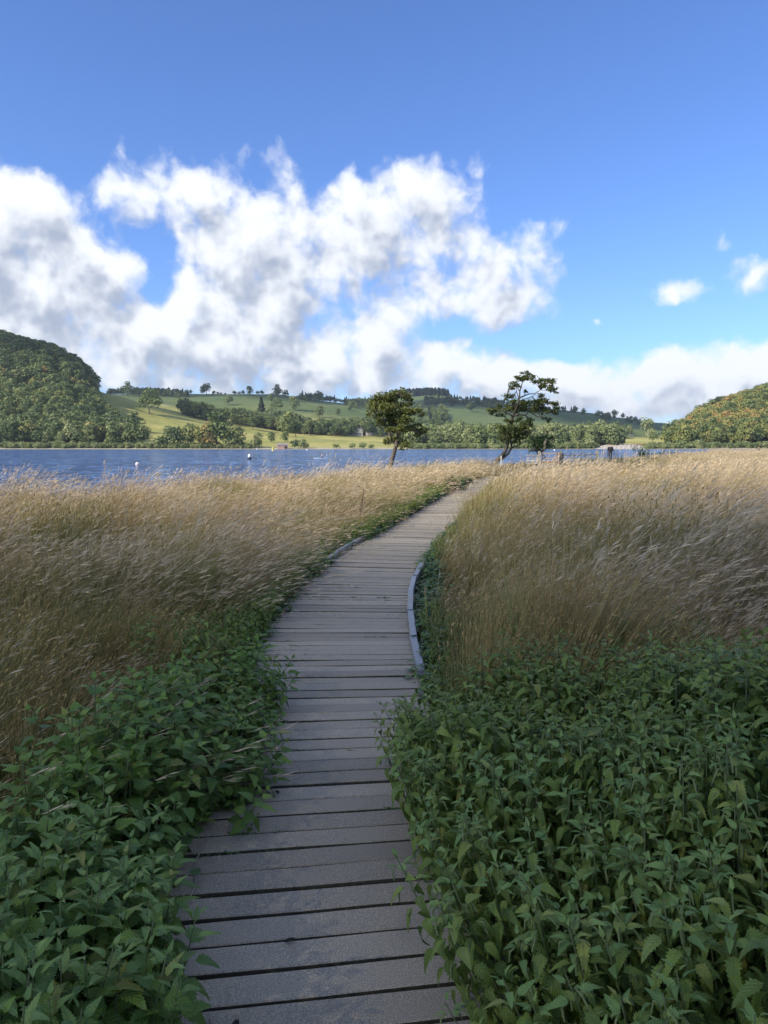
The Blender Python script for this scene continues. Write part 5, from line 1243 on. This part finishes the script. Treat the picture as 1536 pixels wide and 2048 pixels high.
# single trees one can pick out: px, py of the base, height in px, kind, crown, label
def far_tree(px, py, hpx, kind, cm, label, group=None, lo=505, name=None, wide=1., Yfix=None):
    Y = Yfix or find_Y(px, py, lo); x = float(px2x(px, Y)); z = float(far_h(x, Y)); H = KIND[kind][0]; s = 1.14 * hpx / F * Y / H
    c, t = tree_meshes(kind, cm, int(rng.integers(4 if kind in ('round', 'cone') else 3)))
    nm = name or {'round': 'broadleaf_tree', 'tall': 'broadleaf_tree', 'low': 'bush', 'cone': 'conifer_tree'}[kind]
    r0 = empty(nm, (x, Y, z - .3)); r0.rotation_euler = (0, 0, float(rng.uniform(0, 6.28))); r0.scale = (s*wide, s*wide, s); link('crown', c, r0); link('trunk', t, r0)
    tag(r0, label, 'bush' if kind == 'low' else 'tree', group); return r0
T = [
 (263,795,26,'round','crown_mixed','round tree alone on the skyline just right of the wooded hill'),
 (304,829,46,'round','crown_mixed','big dark round tree high on the bright pasture, casting a shadow to its right'),
 (275,862,34,'round','crown_mixed','round tree on the shaded slope at the edge of the left wood'),
 (385,895,52,'tall','crown_mixed','tall green tree at the left of the shoreline clump on the pasture foot'),
 (436,893,70,'tall','crown_mixed','tallest tree of the shoreline clump, right of its reddish neighbour'),
 (405,896,42,'round','crown_autumn','rust-tinged tree in the middle of the shoreline clump'),
 (345,895,40,'round','crown_bright','pale silver-green tree at the left end of the shoreline clump'),
 (362,896,38,'round','crown_mixed','dark round tree beside the pale one in the shoreline clump'),
 (455,896,48,'round','crown_mixed','broad dark tree on the right side of the shoreline clump'),
 (476,896,40,'round','crown_mixed','lowest rounded tree at the right end of the shoreline clump'),
 (423,896,46,'round','crown_autumn','brownish broad tree between the two tall shoreline trees'),
 (330,895,26,'low','crown_mixed','low bush on the water edge left of the pale silver tree'),
 (520,896,34,'tall','crown_mixed','upright tree by the water just left of the boathouse'),
 (512,897,20,'low','crown_bright','pale bush at the foot of the tree left of the boathouse'),
 (545,885,20,'round','crown_mixed','small round tree behind the boathouse, left'),
 (590,893,18,'low','crown_mixed','bush touching the right end of the boathouse'),
 (603,896,20,'low','crown_bright','pale round bush right of the boathouse'),
 (572,884,20,'round','crown_mixed','small dark tree directly above the boathouse roof'),
 (577,873,45,'round','crown_mixed','large olive-brown tree on the pasture above the boathouse'),
 (593,874,28,'round','crown_mixed','smaller dark tree close against the large pasture tree'),
 (526,846,44,'cone','crown_dark','dark pointed conifer standing above the bright pasture'),
 (518,845,20,'round','crown_mixed','small tree left of the pointed conifer'),
 (545,855,28,'round','crown_bright','light green tree right of the pointed conifer'),
 (613,896,12,'low','crown_mixed','small dark waterside bush, first right of the boathouse clump'),
 (673,896,11,'low','crown_mixed','rounded waterside bush below the stone house, leftmost of three'),
 (704,896,12,'low','crown_bright','rounded waterside bush below the stone house, middle of three'),
 (724,896,14,'low','crown_bright','rounded waterside bush below the stone house, rightmost of three'),
 (742,896,10,'low','crown_mixed','low waterside bush just left of the smaller alder'),
 (659,872,8,'low','crown_mixed','small clump of scrub out on the pasture left of the house'),
 (738,873,28,'round','crown_mixed','bare-looking grey tree at the right corner of the stone house'),
 (590,822,26,'round','crown_mixed','olive tree alone on the middle hill field'),
 (554,826,26,'round','crown_mixed','purplish dark tree left of the olive one on the middle hill'),
 (545,806,16,'round','crown_mixed','small tree above and left of the purplish one'),
 (640,836,22,'round','crown_mixed','broad dark tree below the middle hill field'),
 (677,833,14,'round','crown_mixed','small round tree alone near the right of the middle hill field'),
 (503,793,17,'round','crown_mixed','wide dark tree on the ridge, left of the big skyline pair'),
 (557,796,22,'round','crown_mixed','largest dark tree of the skyline pair on the far ridge'),
 (573,797,14,'round','crown_mixed','smaller tree at the right of the big skyline tree'),
 (638,805,20,'round','crown_mixed','skyline tree midway along the falling ridge'),
 (418,788,20,'round','crown_mixed','dark tree on the left skyline among small ones'),
 (410,790,14,'round','crown_mixed','small dark tree touching the left skyline tree'),
 (387,788,8,'round','crown_mixed','tiny tree on the skyline left of the dark pair'),
 (460,812,18,'round','crown_mixed','round dark tree below the left ridge'),
 (466,806,10,'round','crown_mixed','small tree on the slope by the round dark one'),
 (939,826,18,'round','crown_mixed','lone dark tree in the shaded field right of the smaller alder'),
 (1145,822,10,'round','crown_mixed','round tree on the skyline right of the taller alder'),
 (1198,831,7,'round','crown_mixed','small skyline tree between the round one and the right group'),
 (1224,835,14,'round','crown_mixed','larger skyline tree of the right-hand group'),
 (1240,838,10,'round','crown_mixed','skyline tree second in the right-hand group'),
 (1256,841,8,'round','crown_mixed','skyline tree third in the right-hand group'),
 (1294,843,6,'round','crown_mixed','tiny last skyline tree before the right wood'),
 (1180,862,14,'round','crown_mixed','dark bushy tree on the low slope under the skyline group'),
 (1192,885,40,'round','crown_bright','big pale green round tree at the left of the stony beach'),
 (1225,876,30,'round','crown_mixed','grey-green round tree right of the big pale one'),
 (1253,872,18,'round','crown_bright','small yellow-topped tree above the beach'),
 (1287,870,32,'round','crown_bright','wide olive tree standing over the right part of the beach'),
 (1300,886,26,'round','crown_bright','bright lime-green tree behind the utility pole'),
 (1342,885,42,'round','crown_mixed','olive oak at the lower left corner of the right wood'),
 (1335,888,26,'low','crown_autumn','yellowing bush in front of the right wood'),
 (1355,893,18,'low','crown_bright','grey willow bush on the water edge below the right wood'),
 (1395,894,18,'low','crown_bright','wide grey-green willow bush on the water edge, right of the first'),
 (1418,895,10,'low','crown_autumn','small golden bush on the far right waterline'),
 (1150,893,18,'low','crown_bright','pale willow bush right of the round bush, at the waterline'),
 (1135,893,16,'low','crown_bright','pale willow bush just behind the gate, at the waterline'),
 (1172,894,20,'low','crown_bright','rounded silver willow at the left end of the beach'),
 (920,880,34,'cone','crown_bright','pointed pale tree rising from the far shore wood'),
]
for (px, py, h, kind, cm, lab) in T:
    lo = 1000 if py < 832 and px > 350 else (560 if py < 885 else 505)
    if px in (304, 263, 275): lo = 560
    far_tree(px, py, h, kind, cm, lab, lo=lo, Yfix=(509. if py >= 892 else None))
for px in (432, 440, 447, 455, 474, 482, 490, 519, 528, 586, 596, 604, 612, 620):
    far_tree(px, 791 if px < 560 else 800, float(rng.uniform(3, 9)), 'round' if px % 3 else 'low', 'crown_mixed', 'tiny tree in the broken row along the far skyline', 'tiny trees along the far skyline', 1100, wide=float(rng.uniform(.8, 1.7)))
for px, py in ((330,811),(333,812),(337,812),(341,813),(345,814)):     # sheep resting under the big tree
    Y = find_Y(px, py, 600); x = float(px2x(px, Y)); r0 = empty('sheep', (x, Y, float(far_h(x, Y))), float(rng.uniform(-1, 1))); tag(r0, 'tiny white sheep on the bright pasture right of the big round tree', 'sheep', 'sheep on the pasture')
    wl = simple('wool', (.75, .72, .64), .9) if 'wool' not in bpy.data.materials else bpy.data.materials['wool']
    skin_fig('body', [(0,0,.62),(-.45,0,.66),(.4,0,.68),(.62,0,.85),(.82,0,.86),(-.4,-.14,.4),(-.4,-.14,.05),(-.4,.14,.4),(-.4,.14,.05),(.32,-.14,.4),(.32,-.14,.05),(.32,.14,.4),(.32,.14,.05)],
             [(0,1),(0,2),(2,3),(3,4),(1,5),(5,6),(1,7),(7,8),(2,9),(9,10),(2,11),(11,12)], [.33,.3,.3,.15,.09,.09,.05,.09,.05,.09,.05,.09,.05], wl, r0)

# tall dock and thistle stalks standing up out of the grass
def dock(x, y, h, label, seed):
    r = random.Random(seed); root = empty('dock_plant', (x, y, gz(x, y))); tag(root, label, 'dock plant')
    MB().tube([(0, 0, 0), (.03, 0, h * .5), (.10, 0, h)], [.006, .005, .002], 5).build('stem', DOCK, root, True)
    mb = MB()
    for i in range(70):
        t = r.uniform(.5, 1.); a = r.uniform(0, 6.28); q = r.uniform(.008, .03) * (1.4 - t); c = Vector((.10 * t * t + q * math.cos(a), q * math.sin(a), h * t)); mb.box(tuple(c), (.010, .010, .012), a)
    mb.build('seed_spike', DOCK, root)['kind'] = 'stuff'
DOCK = simple('dock_seed', (.16, .07, .04), .8)
for x, y, h, lab in ((.30, 10.9 + 3.4, 1.05, 'dark upright dock stalk in the left grass beside the far bend'), (3.05, 7.6, 1.1, 'rusty dock stalk standing in the right-hand grass'), (3.35, 7.3, 1.0, 'second rusty dock stalk just right of the taller one'), (-3.6, 9.5, 1.05, 'brown dock stalk out in the left-hand grass')):
    dock(float(cx(y)) - 1.1 if x == .30 else x, y, h, lab, int(y * 10))

# thin blue air between here and the far hills
hz = MB().box((300, 3100, 97), (9000, 6900, 206)).build('haze', None)
hm = bpy.data.materials.new('haze'); hm.use_nodes = True; hm.node_tree.nodes.clear(); ht = NT(hm.node_tree)
pv = ht.n('ShaderNodeVolumePrincipled', {'Color': (.80, .88, 1., 1), 'Density': .00008, 'Anisotropy': .2}); ho = ht.n('ShaderNodeOutputMaterial'); hm.node_tree.links.new(pv.outputs[0], ho.inputs['Volume'])
hz.data.materials.clear(); hz.data.materials.append(hm); tag(hz, 'thin bluish air over the lake and the hills', kind='stuff')
# dead leaves lying on the boards
for x, y, rz, lab in ((-.50, 3.36, .4, 'small dark dead leaf on the left part of the boards'), (-.30, 2.33, 2.1, 'dark crumpled leaf on the boards nearest the camera'), (.13, 2.78, 1.2, 'tiny pale dead leaf lying right of the board centre'), (-.42, 1.98, 3.0, 'blackened leaf scrap at the lower left of the boards')):
    V = []; Fq = []
    for i in range(6):
        t = i / 5; w = .009 * math.sin(math.pi * (.08 + .84 * t)) + .001; V += [(-w, t * .034, .004 + .006 * abs(t - .5)), (0, t * .034, .001), (w, t * .034, .005)]
    for i in range(5): Fq += [[i*3, i*3+1, i*3+4, i*3+3], [i*3+1, i*3+2, i*3+5, i*3+4]]
    o = link('dead_leaf', mesh_np('dead_leaf', V, Fq, simple('dead_leaf', (.30, .25, .16) if 'pale' in lab else (.03, .025, .02), .8)), None, (x, y, .006)); o.rotation_euler = (0, 0, rz); tag(o, lab, 'dead leaf')
